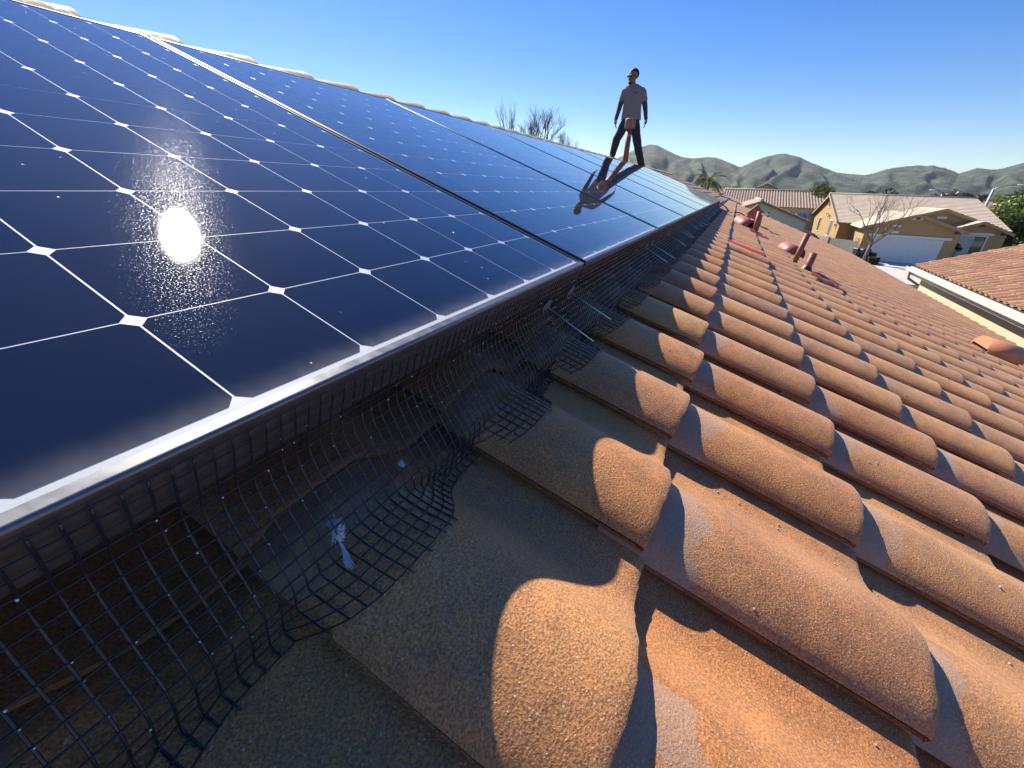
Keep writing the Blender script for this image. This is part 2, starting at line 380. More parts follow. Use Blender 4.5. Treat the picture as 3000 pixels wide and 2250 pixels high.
def hills():
    t = NT('chaparral'); p = t.geo()
    big = t.noise(p, 0.0045, 5, 0.6); mid = t.noise(p, 0.03, 5, 0.65); fine = t.noise(p, 0.055, 4, 0.75)
    c = t.ramp(mid, [(0.30, (0.016, 0.026, 0.018)), (0.45, (0.040, 0.056, 0.030)), (0.56, (0.078, 0.096, 0.046)), (0.70, (0.135, 0.135, 0.075))])
    c = t.mix(t.step(big, 0.50, 0.72, 0, .45), c, (0.046, 0.060, 0.033))
    c = t.mix(t.step(fine, 0.47, 0.55, 0, 0.85), c, (0.013, 0.022, 0.014))
    mat = t.done(t.pbsdf(Base__Color=c, Roughness=0.95, Normal=t.bump(t.math('ADD', fine, mid), 0.35, 4.0)))
    az = np.array([a for a, _ in HILL]); el = np.array([e for _, e in HILL])
    A = np.concatenate([np.arange(-75, -24, 0.5), np.arange(-24, 18, 0.07), np.arange(18, 75.1, 0.5)])
    r0 = 1500.0
    rs = np.concatenate([np.linspace(560, 1500, 64), np.linspace(1540, 2600, 12)])
    vs = []
    for a in A:
        e = float(np.interp(a, az, el)) + 0.05 * mnoise.noise(Vector((a * 1.9, 3.1, 0))) + 0.03 * mnoise.noise(Vector((a * 6.0, 1.1, 0)))
        H = math.tan(R_(e)) * r0 + CAM_POS.z - GZ
        ca, sa = math.cos(R_(a)), math.sin(R_(a))
        for r in rs:
            x, y = r * ca, r * sa
            if r <= r0:
                s = (r - 560) / (r0 - 560)
                f = s ** 1.25
                # spurs and gullies running down toward the valley
                q = a * 0.36 + 0.9 * mnoise.noise(Vector((a * 0.4, r * 0.0035, 5.0)))
                rid = .5 - .5 * math.cos(2 * PI * q)
                q2 = a * 1.2 + 1.4 * mnoise.noise(Vector((a * 0.8, r * 0.006, 9.0)))
                rid2 = .5 - .5 * math.cos(2 * PI * q2)
                w = (s * (1 - s) * 4) ** 0.8
                h = H * (f + w * (0.11 * (rid - 0.5))) 
                h += w * 9 * mnoise.fractal(Vector((x * 0.0045, y * 0.0045, 0)), 1.0, 2.0, 5)
                lim = (H) * (0.10 + 0.90 * s)
                h = max(-1.0, h if s < 0.8 else min(h, H * (s * .25 + .75)))
                if s < 0.04: h -= 3
            else:
                h = H * (1 - ((r - r0) / 1100.0) * 0.9)
            vs.append((x, y, GZ + h))
    n = len(rs); fs = []
    for i in range(len(A) - 1):
        for j in range(n - 1):
            k = i * n + j; fs.append((k, k + n, k + n + 1, k + 1))
    mb = MB(); mb.add(vs, fs)
    tag(mb.build('hills', mat, smooth=True), kind='structure')
hills()

# ------------------------------------------------------------------ S-shaped roof tiles
TU, TE, TU0, TVA, TILT = 0.2883, 0.3294, 0.2649, -0.361, 0.020
KN = [(0, -.1420), (.03, -.1325), (.07, -.1245), (.13, -.1165), (.20, -.1103), (.27, -.1063), (.34, -.1050), (.41, -.1072), (.48, -.1130), (.55, -.1235),
      (.62, -.1365), (.68, -.1465), (.74, -.1540), (.80, -.1585), (.86, -.1600), (.93, -.1592), (1.0, -.1575), (1.09, -.1535)]
_kx = np.array([k[0] for k in KN]); _kz = np.array([k[1] for k in KN])
def prof(x):
    i = int(np.searchsorted(_kx, x)) - 1; i = max(0, min(len(KN) - 2, i))
    p0, p1, p2, p3 = _kz[max(i - 1, 0)], _kz[i], _kz[i + 1], _kz[min(i + 2, len(KN) - 1)]
    t = (x - _kx[i]) / (_kx[i + 1] - _kx[i])
    h = _kx[i + 1] - _kx[i]
    m1 = (p2 - p0) / (_kx[i + 1] - _kx[max(i - 1, 0)]) * h; m2 = (p3 - p1) / (_kx[min(i + 2, len(KN) - 1)] - _kx[i]) * h
    return (2*t**3 - 3*t**2 + 1) * p1 + (t**3 - 2*t**2 + t) * m1 + (-2*t**3 + 3*t**2) * p2 + (t**3 - t**2) * m2
def tile_top(u, v):
    fx = ((u - TU0) / TU) % 1.0
    k = math.floor((v - TVA) / TE); y = (v - TVA) - k * TE
    return prof(fx) - TILT * y / TE

def tile_mesh(name, mat, nx=26, ys=(0, .004, .012, .09, .2, .30, .40), seed=0, rough=0.0012, z0=0.0, pitch=TU, expo=TE, full=True):
    rg = random.Random(seed); xs = [i / nx * 1.09 for i in range(nx + 1)]
    mb = MB(); V = []; F = []; TY = []
    jit = [rg.uniform(-1, 1) * rough + 0.0013 * rough / 0.0012 * mnoise.noise(Vector((x * 9, seed * 3.7, 0))) for x in xs]
    thick = 0.0135
    if seed and rough > 0.0011:
        for _ in range(seed % 2):                 # chips knocked out of the nose
            cxp = rg.uniform(.02, .9); cw_ = rg.uniform(.015, .03); cd = rg.uniform(.002, .005)
            for q, x in enumerate(xs): jit[q] += max(0, 1 - abs(x - cxp) / cw_) * cd
    def pt(i, y, dz=0.0):
        x = xs[i]; j = jit[i] * max(0.0, 1 - y / 0.02)
        drop = {0: 0.0022, 1: 0.0006}.get(ys.index(y) if y in ys else 9, 0.0) if full else 0.0
        return (x * pitch, y + j, prof(x) - TILT * y / TE - drop + z0 + dz)
    for y in ys:
        for i in range(nx + 1): V.append(pt(i, y)); TY.append(y)
    w = nx + 1
    for a in range(len(ys) - 1):
        for i in range(nx): F.append((a * w + i, a * w + i + 1, (a + 1) * w + i + 1, (a + 1) * w + i))
    ntop = len(F)
    # nose face
    b = len(V)
    for i in range(nx + 1):
        p = pt(i, ys[0]); V.append(p); TY.append(0.0)
    for i in range(nx + 1):
        p = pt(i, ys[0]); V.append((p[0], p[1] + 0.0015 + 0.3 * abs(jit[i]), p[2] - thick + 0.0035)); TY.append(0.0)
    for i in range(nx): F.append((b + i, b + w + i, b + w + i + 1, b + i + 1))
    # lip along the overlapping side
    b = len(V)
    for y in (ys[0], ys[-1]):
        p = pt(0, y); V += [p, (p[0] + 0.007, p[1], p[2] - 0.005)]; TY += [y, y]
    F.append((b, b + 2, b + 3, b + 1))
    if full:
        b = len(V)
        for y in (ys[0], ys[-1]):
            for i in range(nx + 1):
                p = pt(i, y); V.append((p[0], p[1] + 0.002, p[2] - (0.006 if i == 0 else thick))); TY.append(y)
        for i in range(nx): F.append((b + i, b + w + i, b + w + i + 1, b + i + 1))
    me = bpy.data.meshes.new(name); me.from_pydata(V, [], F); me.materials.append(mat)
    me.polygons.foreach_set('use_smooth', [k < ntop for k in range(len(F))])
    at = me.attributes.new('ty', 'FLOAT', 'POINT'); at.data.foreach_set('value', [t / expo * TE for t in TY])
    at = me.attributes.new('tx', 'FLOAT', 'POINT'); at.data.foreach_set('value', [p[0] / pitch for p in V])
    me.update(); return me

def cam_area(p):
    """size a point's neighbourhood has in the picture (0 when out of frame)"""
    d = Vector(p) - CAM_POS; z = d.dot(c_fwd)
    if z < 0.05: return 0.0
    x = d.dot(c_right) / z * 1212; y = d.dot(c_down) / z * 1212
    if abs(x) > 1620 or abs(y) > 1245: return 0.0
    return 1.0 / d.length_squared

def tiled(parent, org, ex, ey, cells, hi, lo, pitch, expo, limit=300, special=None, name='tile', jitter=0.004, rank_all=True):
    """lays tiles (column, row) on the plane through org with axes ex (along the eave) and ey (up the slope)"""
    ex = Vector(ex).normalized(); ey = Vector(ey).normalized(); ez = ex.cross(ey)
    rot = Matrix((ex, ey, ez)).transposed()
    rg = random.Random(5); items = []
    for c, r in cells:
        p = Vector(org) + ex * (c * pitch) + ey * (r * expo)
        items.append((cam_area(p + ex * pitch * .5 + ey * expo * .4), c, r, p))
    items.sort(key=lambda q: (-1e9 if special and (q[1], q[2]) in special else -q[0]))
    singles = [q for q in items[:limit] if q[0] > 0]; rest = items[len(singles):]
    for a, c, r, p in singles:
        me = hi[rg.randrange(len(hi))]; sp = (special or {}).get((c, r))
        o = bpy.data.objects.new(name, me); COL.objects.link(o); o.parent = parent
        m = rot.to_4x4(); m.translation = p + ex * rg.uniform(-1, 1) * jitter * .4 + ey * rg.uniform(-1, 1) * jitter
        m = m @ Matrix.Rotation(rg.uniform(-1, 1) * jitter * 1.2, 4, 'Z')
        if sp: sp(o, m)
        else: o.matrix_local = m
    if rest:
        nv = len(lo.vertices); co = np.empty(nv * 3, np.float32); lo.vertices.foreach_get('co', co); co = co.reshape(-1, 3)
        ty = np.empty(nv, np.float32); lo.attributes['ty'].data.foreach_get('value', ty)
        tx = np.empty(nv, np.float32); lo.attributes['tx'].data.foreach_get('value', tx)
        fc = np.array([tuple(p.vertices) for p in lo.polygons], np.int64); sm = [p.use_smooth for p in lo.polygons]
        Rm = np.array(rot, np.float32)
        base = co @ Rm.T; n = len(rest)
        jit = np.array([[rg.uniform(-1, 1) * jitter for _ in range(2)] for _ in rest], np.float32)
        offs = np.array([tuple(q[3]) for q in rest], np.float32) + jit[:, :1] * np.array(ex, np.float32) * .4 + jit[:, 1:] * np.array(ey, np.float32)
        V = (base[None] + offs[:, None]).reshape(-1, 3)
        F = (fc[None] + (np.arange(n) * nv)[:, None, None]).reshape(-1, 4)
        me = bpy.data.meshes.new('tile_field'); me.from_pydata(V.tolist(), [], F.tolist()); me.materials.append(lo.materials[0])
        me.polygons.foreach_set('use_smooth', sm * n)
        at = me.attributes.new('ty', 'FLOAT', 'POINT'); at.data.foreach_set('value', np.tile(ty, n))
        at = me.attributes.new('tx', 'FLOAT', 'POINT'); at.data.foreach_set('value', np.tile(tx, n))
        at = me.attributes.new('tone', 'FLOAT', 'POINT'); at.data.foreach_set('value', np.repeat(np.array([rg.random() for _ in rest], np.float32), nv))
        o = link('tile_field', me, parent); o['kind'] = 'stuff'
    return len(singles), len(rest)

# ------------------------------------------------------------------ the house the camera stands on
U_END, V_RIDGE, ROW_MIN, ROW_MAX = 19.0, 2.35, -13, 7
def own_house():
    h = thing('house', 'house with brown S-tile roof that carries the solar panels', 'house', (0, 0, 0))
    mb = MB()
    ye = RW(0, -4.45, 0).y; yb = RW(0, V_RIDGE, 0).y + (RW(0, V_RIDGE, 0).y - RW(0, -4.45, 0).y)
    ze = RW(0, -4.1, -.2).z
    y0 = ye + 0.55; y1 = yb - 0.55; yr = RW(0, V_RIDGE, 0).y; zr = RW(0, V_RIDGE, -.3).z; ze2 = zr - (yr - y0) * math.tan(TH)
    mb.prism([(y0, GZ), (y1, GZ), (y1, ze2), (yr, zr), (y0, ze2)], 'x', -1.2, U_END - 0.5)
    mb.build('wall', m_stucco_own, h)
    d = MB()
    a = [RW(u, v, n) for v, n in ((-4.60, -.19), (V_RIDGE, -.19)) for u in (-1.6, U_END)]
    b = [RW(u, v, n) for v, n in ((-4.60, -.235), (V_RIDGE, -.235)) for u in (-1.6, U_END)]
    mir = lambda p: Vector((p.x, 2 * yr_ - p.y, p.z)); yr_ = RW(0, V_RIDGE, -.19).y
    d.add(a + b, [(0, 1, 3, 2), (4, 6, 7, 5), (0, 4, 5, 1), (2, 3, 7, 6), (0, 2, 6, 4), (1, 5, 7, 3)])
    d.add([mir(p) for p in a + b], [(0, 2, 3, 1), (4, 5, 7, 6), (0, 1, 5, 4), (2, 6, 7, 3), (0, 4, 6, 2), (1, 3, 7, 5)])
    roof = d.build('roof', m_felt, h)
    f = MB(); e0 = RW(0, -4.60, -.19)
    f.box(-1.6, U_END, e0.y - 0.03, e0.y - 0.002, e0.z - 0.22, e0.z - 0.02)
    f.build('fascia', m_trim, h)
    hi = [tile_mesh('tile', m_tile, 40, seed=s) for s in range(1, 8)]
    lo = tile_mesh('tile_low', m_tile, 14, (0, .004, .15, .36), 7, 0.0, full=False)
    c0, c1 = -5, int((U_END - TU0) / TU)
    cells = [(c, r) for r in range(ROW_MIN, ROW_MAX + 1) for c in range(c0, c1 + 1)]
    def red(o, m): o.matrix_local = m @ Matrix.Translation((-.006, 0, .013)); o.data = hi[0].copy(); o.data.materials[0] = m_red; o['label'] = 'tile painted bright red'
    def lifted(o, m):
        o.matrix_local = m @ Matrix.Translation((0.010, -0.02, 0.012)) @ Matrix.Rotation(R_(1.5), 4, 'X') @ Matrix.Rotation(R_(-3), 4, 'Z'); o['label'] = 'loose tile lifted out of its row'
    print('own tiles', tiled(roof, RW(TU0, TVA, 0), (1, 0, 0), (0, CT, ST), cells, hi, lo, TU, TE, 300, {(13, -1): red, (12, -1): lifted}, jitter=.0065))
    # two courses of the far slope behind the ridge
    o2 = RW(0, V_RIDGE, 0); yv = RW(0, V_RIDGE, -.16).y
    p0 = RW(0, V_RIDGE - 0.06 - 3 * TE, 0); pm = Vector((U_END, 2 * yr_ - p0.y, p0.z))
    tiled(roof, pm, (-1, 0, 0), (0, -CT, ST), [(c, r) for r in range(3) for c in range(-1, 68)], hi, lo, TU, TE, 0)
    # ridge caps, each nose over the tail of the next
    L, k = 0.43, 14
    def cap_mesh(seed):
        rg = random.Random(seed); V = []; F = []; xs = (0, .005, .1, .25, L)
        TYv = []
        for x in xs:
            r = 0.128 - 0.020 * (1 - x / L) if False else 0.108 + 0.020 * (1 - x / L); zc = -0.213 - 0.012 * (x / L)
            if x == 0: r -= 0.003
            for j in range(k + 1):
                t = PI * (j / k) ; jj = 0.002 * rg.uniform(-1, 1) if x == 0 else 0
                V.append((-x + jj, r * 1.1 * math.cos(t), zc + r * math.sin(t))); TYv.append(0)
        for a in range(len(xs) - 1):
            for j in range(k): F.append((a * (k + 1) + j, (a + 1) * (k + 1) + j, (a + 1) * (k + 1) + j + 1, a * (k + 1) + j + 1))
        nt = len(F); b = len(V)
        for q, sc in ((0, 1.0), (1, 0.87)):
            for j in range(k + 1):
                p = V[j]; V.append((p[0], p[1] * sc, -0.213 + (p[2] + 0.213) * sc)); TYv.append(0)
        for j in range(k): F.append((b + j, b + j + 1, b + k + 1 + j + 1, b + k + 1 + j))
        me = bpy.data.meshes.new('ridge_tile'); me.from_pydata(V, [], F); me.materials.append(m_ridge)
        me.polygons.foreach_set('use_smooth', [i < nt for i in range(len(F))]); me.update(); return me
    caps = [cap_mesh(s) for s in (1, 2, 3)]
    yr2 = RW(0, V_RIDGE, 0)
    zc = RW(0, V_RIDGE, -.085).z
    i = 0; u = -0.5
    while u < U_END - 0.02:
        o = link('ridge_tile', caps[i % 3], roof, (u, RW(0, V_RIDGE, -.085).y, zc + 0.085), (0, RNG.uniform(-.006, .006), RNG.uniform(-.01, .01)))
        i += 1; u += 0.362
    return h
m_ridge = tile_material('ridge_concrete', [(0.0, (0.20, 0.15, 0.105)), (0.5, (0.25, 0.185, 0.13)), (1.0, (0.17, 0.13, 0.095))], (0.3, 0.26, 0.22), 1.0, 0.5, (0.6, 0.85))
own_house()

# ------------------------------------------------------------------ solar panels
PW, PH, PP, PU0, PV0 = 1.046, 1.562, 1.060, -0.267, -0.019      # outer width, outer height, spacing, first left edge, lower edge
CP = 0.127
ROOF_ROT = (TH, 0, 0)
def panel_meshes():
    fr = MB()                                       # frame: rounded profile swept round the rectangle, (inset, height)
    pr = [(.0105, -.004), (.0105, .0012), (.0030, .0012), (.0015, .0007), (.0005, -.0005), (0, -.002), (0, -.008), (0, -.0455), (.026, -.0455), (.026, -.0435), (.0016, -.0435), (.0016, -.006)]
    n = len(pr); vs = []
    for sx, sy in ((0, 0), (1, 0), (1, 1), (0, 1)):
        for a, z in pr: vs.append((a + sx * (PW - 2 * a), a + sy * (PH - 2 * a), z))
    fs = []
    for c in range(4):
        d = (c + 1) % 4
        for i in range(n - 1): fs.append((c * n + i, c * n + i + 1, d * n + i + 1, d * n + i))
    fr.add(vs, fs)
    fr.m = [0 if k // (n - 1) == 0 else 1 for k in range(len(fs))]
    frame = fr.mesh('frame', [m_frame, m_frame_k], False)
    frame.polygons.foreach_set('use_smooth', [2 <= (i % (n - 1)) < 5 for i in range(len(fs))])
    sh = MB(); sh.box(.003, PW - .003, .003, PH - .003, -.0050, -.0030); sheet = sh.mesh('backsheet', m_sheet)
    gl = MB(); gl.add([(.009, .009, 0), (PW - .009, .009, 0), (PW - .009, PH - .009, 0), (.009, PH - .009, 0)], [(0, 1, 2, 3)]); glass = gl.mesh('glass', m_glass)
    h = CP / 2 - .00095; ch = .0082                # pseudo-square wafer with cut corners
    ce = MB()
    ce.prism([(-h + ch, -h), (h - ch, -h), (h, -h + ch), (h, h - ch), (h - ch, h), (-h + ch, h), (-h, h - ch), (-h, -h + ch)], 'z', -.0029, -.0027)
    cell = ce.mesh('cell', m_cell)
    jb = MB(); jb.box(PW / 2 - .06, PW / 2 + .06, PH - .14, PH - .05, -.028, -.006); jbox = jb.mesh('junction_box', m_black)
    return frame, sheet, glass, cell, jbox
P_ME = panel_meshes()
P_LAB = {0: 'nearest solar panel, with the dazzling sun reflected in its glass', 1: 'second solar panel from the camera, past the first wide black gap',
         2: 'third solar panel from the camera, reflecting the head of the man', 3: 'fourth solar panel from the camera, reflecting the chest of the man', 4: 'fifth solar panel from the camera in the blue row',
         5: 'sixth solar panel from the camera in the blue row', 6: 'seventh solar panel from the camera, third from the far end', 7: 'last but one solar panel, next to the far end of the row', 8: 'farthest solar panel, at the end of the row next to the black cable'}
def panels():
    for i in range(9):
        t = thing('solar_panel', P_LAB[i], 'solar panel', RW(PU0 + PP * i, PV0, 0), (TH + RNG.uniform(-.0006, .0006), 0, 0), 'solar panels in a row up the roof')
        for me in P_ME[:3]: link(me.name.split('.')[0], me, t)
        link('junction_box', P_ME[4], t)
        for r in range(12):
            for c in range(8):
                o = bpy.data.objects.new('cell', P_ME[3]); COL.objects.link(o); o.parent = t
                o.location = (.015 + CP * (c + .5), .019 + CP * (r + .5), 0)
    # rails on stand-off feet carry the panels
    for v, w in ((0.34, 'lower'), (1.16, 'upper')):
        t = thing('mounting_rail', w + ' aluminium rail on feet under the solar panels', 'rail', RW(PU0, v, 0), ROOF_ROT, 'rails under the panels')
        m = MB(); m.box(-0.05, 9 * PP, -.02, .02, -.0895, -.0465); m.build('rail', m_steel, t)
        for k in range(8):
            uu = TU0 + TU * (3 + 4 * k) + TU * .33 - PU0 - TU * 4
            f = MB(); f.box(uu - .02, uu + .02, -.022, .022, -.185, -.09); f.build('foot', m_steel, t)
panels()

# ------------------------------------------------------------------ wire mesh along the lower edge of the panels
def mesh_curve(u, total=0.205, ds=0.0064):
    """path of one cross wire: down the frame's side, out to the tiles, then along their surface; returns (v, n) points"""
    w = 0.4 * mnoise.noise(Vector((u * 2.3, 0, 1.7))) + 0.12 * mnoise.noise(Vector((u * 9, 0, 4)))
    v, n = -0.0225, -0.008; pts = [(v, n)]; s = 0.0; touched = False
    bend = 0.036 + 0.006 * w
    while s < total + 0.01 * w:
        if s < bend: a = -PI / 2 + 0.02
        else:
            q = min(1.0, (s - bend) / 0.03); a = -PI / 2 + q * (0.84 + 0.10 * w)
            if s > 0.135 and not touched: a -= min(0.75, (s - 0.135) / 0.02 * 0.75)
        v2 = v - math.cos(a) * ds; n2 = n + math.sin(a) * ds
        t = tile_top(u, v2) + 0.0022
        if n2 <= t:
            touched = True
            n2 = t; dv = ds; dn = n2 - n
            if abs(dn) > ds: n2 = n + math.copysign(ds, dn); v2 = v - 0.001
            else: v2 = v - math.sqrt(max(1e-9, ds * ds - dn * dn)); n2 = tile_top(u, v2) + 0.0022
        v, n = v2, n2; pts.append((v, n)); s += ds
    return pts
def wire_screen():
    u0, u1 = PU0 - 0.30, PU0 + 9 * PP + 0.02
    pitch = 0.0127; cols = int((u1 - u0) / pitch)
    t = thing('wire_mesh_screen', 'black wire mesh screen closing the gap under the solar panels', 'wire mesh', RW(0, 0, 0), ROOF_ROT)
    lw = MB(); cw = MB(); dr = MB(); curves = []
    rg = random.Random(3)
    for i in range(cols + 1):
        u = u0 + pitch * i + 0.0012 * mnoise.noise(Vector((i * .37, 2, 0)))
        c = mesh_curve(u); n = len(c)
        c = [(u + 0.002 * mnoise.noise(Vector((u * 6, k * .12, 7))) + 0.0035 * math.sin(k * .2 + u * 5) * (k / n), a, b + 0.0006 * mnoise.noise(Vector((u * 30, k * .4, 3)))) for k, (a, b) in enumerate(c)]
        curves.append(c)
    m = min(len(c) for c in curves)
    near = lambda u: u < 1.7
    for i, c in enumerate(curves):
        u = c[0][0]; st = 1 if near(u) else 2
        pts = c[:m:st]
        if (m - 1) % st: pts.append(c[m - 1])
        # snipped ends stick out past the last long wire here and there
        ext = rg.uniform(0, 0.008) if rg.random() < .5 else 0
        if ext: q = Vector(pts[-1]); p = Vector(pts[-2]); pts = pts + [tuple(q + (q - p).normalized() * ext)]
        cw.tube(pts, 0.00100 if near(u) else 0.00105, 6 if near(u) else 4, mi=0)
    rows = list(range(0, m, 2)); rows[-1] = m - 1
    for r in rows:
        a = 0
        pts = [tuple(Vector(c[r]) + Vector((0, 0, 0.0012))) for c in curves]
        k = next(i for i, c in enumerate(curves) if c[0][0] > 1.7)
        lw.tube(pts[:k + 1], 0.00078, 6); lw.tube(pts[k::2], 0.0009, 4)
    cw.build('cross_wire', m_wire, t, True)['kind'] = 'stuff'
    lw.build('long_wire', m_wire, t, True)['kind'] = 'stuff'
    for c in curves:
        u = c[0][0]
        for r in rows[2:]:
            if rg.random() < (0.5 if u < 3 else 0.3):
                p = Vector(c[r]) + Vector((rg.uniform(-.002, .002), rg.uniform(-.001, .001), .0002))
                s = rg.uniform(0.0004, 0.0009) if u < 0.5 else rg.uniform(0.0006, 0.0014)
                dr.ball(p, (s, s, s * 1.15), 6, 4)
    dr.build('water_drop', m_drop, t, True)['kind'] = 'stuff'
    # J-hooks with a washer that pin the mesh to the frame; the rod sticks out
    hooks = []
    for i in range(9):
        s = PU0 + PP * (i + 1)
        hooks += [s - 0.20, s - 0.06] if i < 8 else [s - 0.2]
        hooks += [s - 0.62] if i > 1 else []
    for k, u in enumerate(hooks):
        cu = mesh_curve(u); v, n = cu[8]
        mb = MB(); a = Vector((u, v - .002, n)); dirv = Vector((rg.uniform(-.05, .05), -0.93, -.10 + rg.uniform(-.08, .08))).normalized()
        mb.tube([a - dirv * .02, a + dirv * (0.105 + rg.uniform(-.01, .02))], 0.0014, 6)
        mb.build('hook_rod', m_steel, t, True)
        wa = MB(); x = dirv.orthogonal().normalized(); 
        wa.tube([a - dirv * .0008, a + dirv * .0012], 0.016, 16); wa.build('washer', m_grey, t)
wire_screen()

# ------------------------------------------------------------------ things on the roof
def on_roof(u, v): return RW(u, v, tile_top(u, v))
def half_barrel(L, r, k=16, th=0.006):
    """open half-round hood along y: outer and inner skin, front at y=0"""
    mb = MB(); V = []; F = []
    for rr in (r, r - th):
        for y in (0, L):
            for j in range(k + 1):
                t = PI * j / k; V.append((rr * math.cos(t), y, rr * math.sin(t) * 0.95))
    w = k + 1
    for j in range(k):
        F += [(j, j + 1, w + j + 1, w + j), (2 * w + j, 3 * w + j, 3 * w + j + 1, 2 * w + j + 1), (j, 2 * w + j, 2 * w + j + 1, j + 1), (w + j, w + j + 1, 3 * w + j + 1, 3 * w + j)]
    mb.add(V, F); return mb
def plain_pipe(name, label, u, v, h, r, mat, mastic=True, lean=0):
    p = on_roof(u, v); t = thing(name, label, 'pipe', p, (R_(lean), 0, 0))
    mb = MB(); k = 20
    mb.lathe([(r, -.12), (r, h), (r - .004, h), (r - .004, h - .08), (.001, h - .08)], k); mb.build('pipe', mat, t, False)
    for pl in t.children[0].data.polygons: pl.use_smooth = abs(pl.normal.z) < .5 and len(pl.vertices) == 4
    m = MB(); rg = random.Random(int(u * 100)); n = 22
    prof_ = []
    V = []
    for q, (rr, zz) in enumerate(((r + .001, .05), (r + .012, .018), (r + .035, .001), (r + .05, -.03))):
        for j in range(n):
            a = 2 * PI * j / n; s = 1 + .22 * rg.uniform(-1, 1) * (q > 0)
            x, y = rr * s * math.cos(a), rr * s * math.sin(a)
            V.append((x, y, zz + y * math.tan(TH - R_(lean)) + .006 * rg.uniform(-1, 1)))
    m.add(V, [(q * n + j, (q + 1) * n + j, (q + 1) * n + (j + 1) % n, q * n + (j + 1) % n) for q in range(3) for j in range(n)])
    m.build('mastic_collar', m_mastic if mastic else m_rust, t, True)
    return t
def roof_things():
    plain_pipe('vent_pipe', 'taller of the two bare red-brown pipes on the open roof', 5.15, -1.09, 0.33, 0.027, m_rust, True, 8)
    plain_pipe('vent_pipe', 'shorter red-brown pipe with crumbling dark mastic at its foot', 4.74, -1.15, 0.17, 0.030, m_rust, True, 5)
    plain_pipe('vent_pipe', 'small pipe stub beyond the top corner of the solar panels', 9.75, 0.95, 0.13, 0.035, m_rust, False)
    # capped plumbing vent in front of the man
    p = on_roof(8.0, 1.63); t = thing('capped_vent_pipe', 'tall red-brown vent pipe with weathered cap in front of the man', 'pipe', p)
    H = 1.05 - p.z
    a = MB(); a.lathe([(.045, -.1), (.045, H + .03)], 24); a.build('pipe', m_rust, t, True)
    c = MB(); c.lathe([(.046, H - .005), (.084, H + .002), (.086, H + .012), (.086, H + .122), (.083, H + .134), (.074, H + .143), (.05, H + .147), (.001, H + .148)], 28)
    cp = c.build('cap', m_cap, t, True)
    for j in range(18):
        th = 2 * PI * j / 18; b = MB(); b.box(-.003, .003, .0845, .0885, H + .004, H + .110)
        b.build('rib', m_cap, cp, rot=(0, 0, th))
    fl = MB(); fl.lathe([(.13, -.02), (.07, .03), (.047, .07)], 24); fl.build('flashing', m_rust2, t, True)
    cu = bpy.data.curves.new('stencil', 'FONT'); cu.body = 'ABS-4'; cu.size = 0.042; cu.align_x = 'CENTER'; cu.extrude = 0.0004
    tm = bpy.data.objects.new('tmp', cu); COL.objects.link(tm)
    dg = bpy.context.evaluated_depsgraph_get(); me = bpy.data.meshes.new_from_object(tm.evaluated_get(dg)); bpy.data.objects.remove(tm)
    fa = math.atan2(CAM_POS.y - p.y, CAM_POS.x - p.x)
    for vtx in me.vertices:                       # wrap the lettering on the pipe
        x, y, z = vtx.co; aa = fa + x / .045; rr = .0456 + z
        vtx.co = (rr * math.cos(aa), rr * math.sin(aa), y + H - .115)
    me.materials.clear(); me.materials.append(m_vinyl); link('stencil', me, t)
    # half-round attic vents
    def ohagin(u, v, label, r=.122, L=.30, back=True):
        t = thing('half_round_vent', label, 'roof vent', RW(u, v, -.125), (Matrix.Rotation(TH, 3, 'X') @ Matrix.Rotation(R_(-48), 3, 'Z')).to_euler())
        half_barrel(L, r).build('hood', m_rust2, t, True)
        b = MB(); b.prism([(r * .97 * math.cos(PI * j / 14), r * .92 * math.sin(PI * j / 14)) for j in range(15)], 'y', L * .55, L * .56); b.build('baffle', m_sooty, t)
        f = MB(); f.box(-r - .07, r + .07, -.05, L + .06, -.004, .004); f.build('flashing', m_rust, t)
        return t
    t = ohagin(7.15, -.66, 'half-round red vent with pale sealant spot beside the gabled vent')
    s = MB(); s.ball((.02, .10, .115), (.035, .05, .008), 14, 6); s.build('sealant_spot', m_pale, t, True)
    ohagin(5.95, -1.20, 'half-round red vent half hidden behind the taller bare pipe', .105, .24)
    # gabled dormer-like vent, farther up the roof
    p = on_roof(9.3, -.74); t = thing('gabled_vent', 'red vent box with small gable roof on the far roof', 'roof vent', p)
    b = MB(); b.prism([(-.125, -.2), (.125, -.2), (.125, .17), (0, .30), (-.125, .17)], 'x', -.11, .11); b.build('box', m_rust2, t)
    r = MB()
    for sg in (-1, 1):
        r.add([(-.15, 0, .318), (.15, 0, .318), (.15, sg * .165, .15), (-.15, sg * .165, .15), (-.15, 0, .306), (.15, 0, .306), (.15, sg * .165, .138), (-.15, sg * .165, .138)],
              [(0, 1, 2, 3), (7, 6, 5, 4), (0, 3, 7, 4), (1, 5, 6, 2), (2, 6, 7, 3)])
    r.build('cover', m_ridge, t)
    # conduit with a fixing bracket in front of it
    p = on_roof(7.02, -.70); t = thing('conduit_stub', 'slim red conduit with a steel bracket in front of the half-round vent', 'pipe', p)
    b = MB(); b.lathe([(.03, -.1), (.03, .27)], 16); b.build('pipe', m_rust, t, True)
    b = MB(); b.box(-.02, .02, -.12, .0, .225, .25); b.build('bracket', m_steel, t)
    for dz in (0, .045):
        b = MB(); b.tube([(-.03, -.115, .215 + dz), (.03, -.115, .215 + dz)], .012, 10); b.build('bolt', m_black, t)
    # hooded exhaust at the right
    u, v = 4.86, -2.93; p = RW(u, v, -.13); t = thing('hooded_exhaust', 'salmon painted half-round exhaust hood near the right edge of the roof', 'roof vent', p, ROOF_ROT)
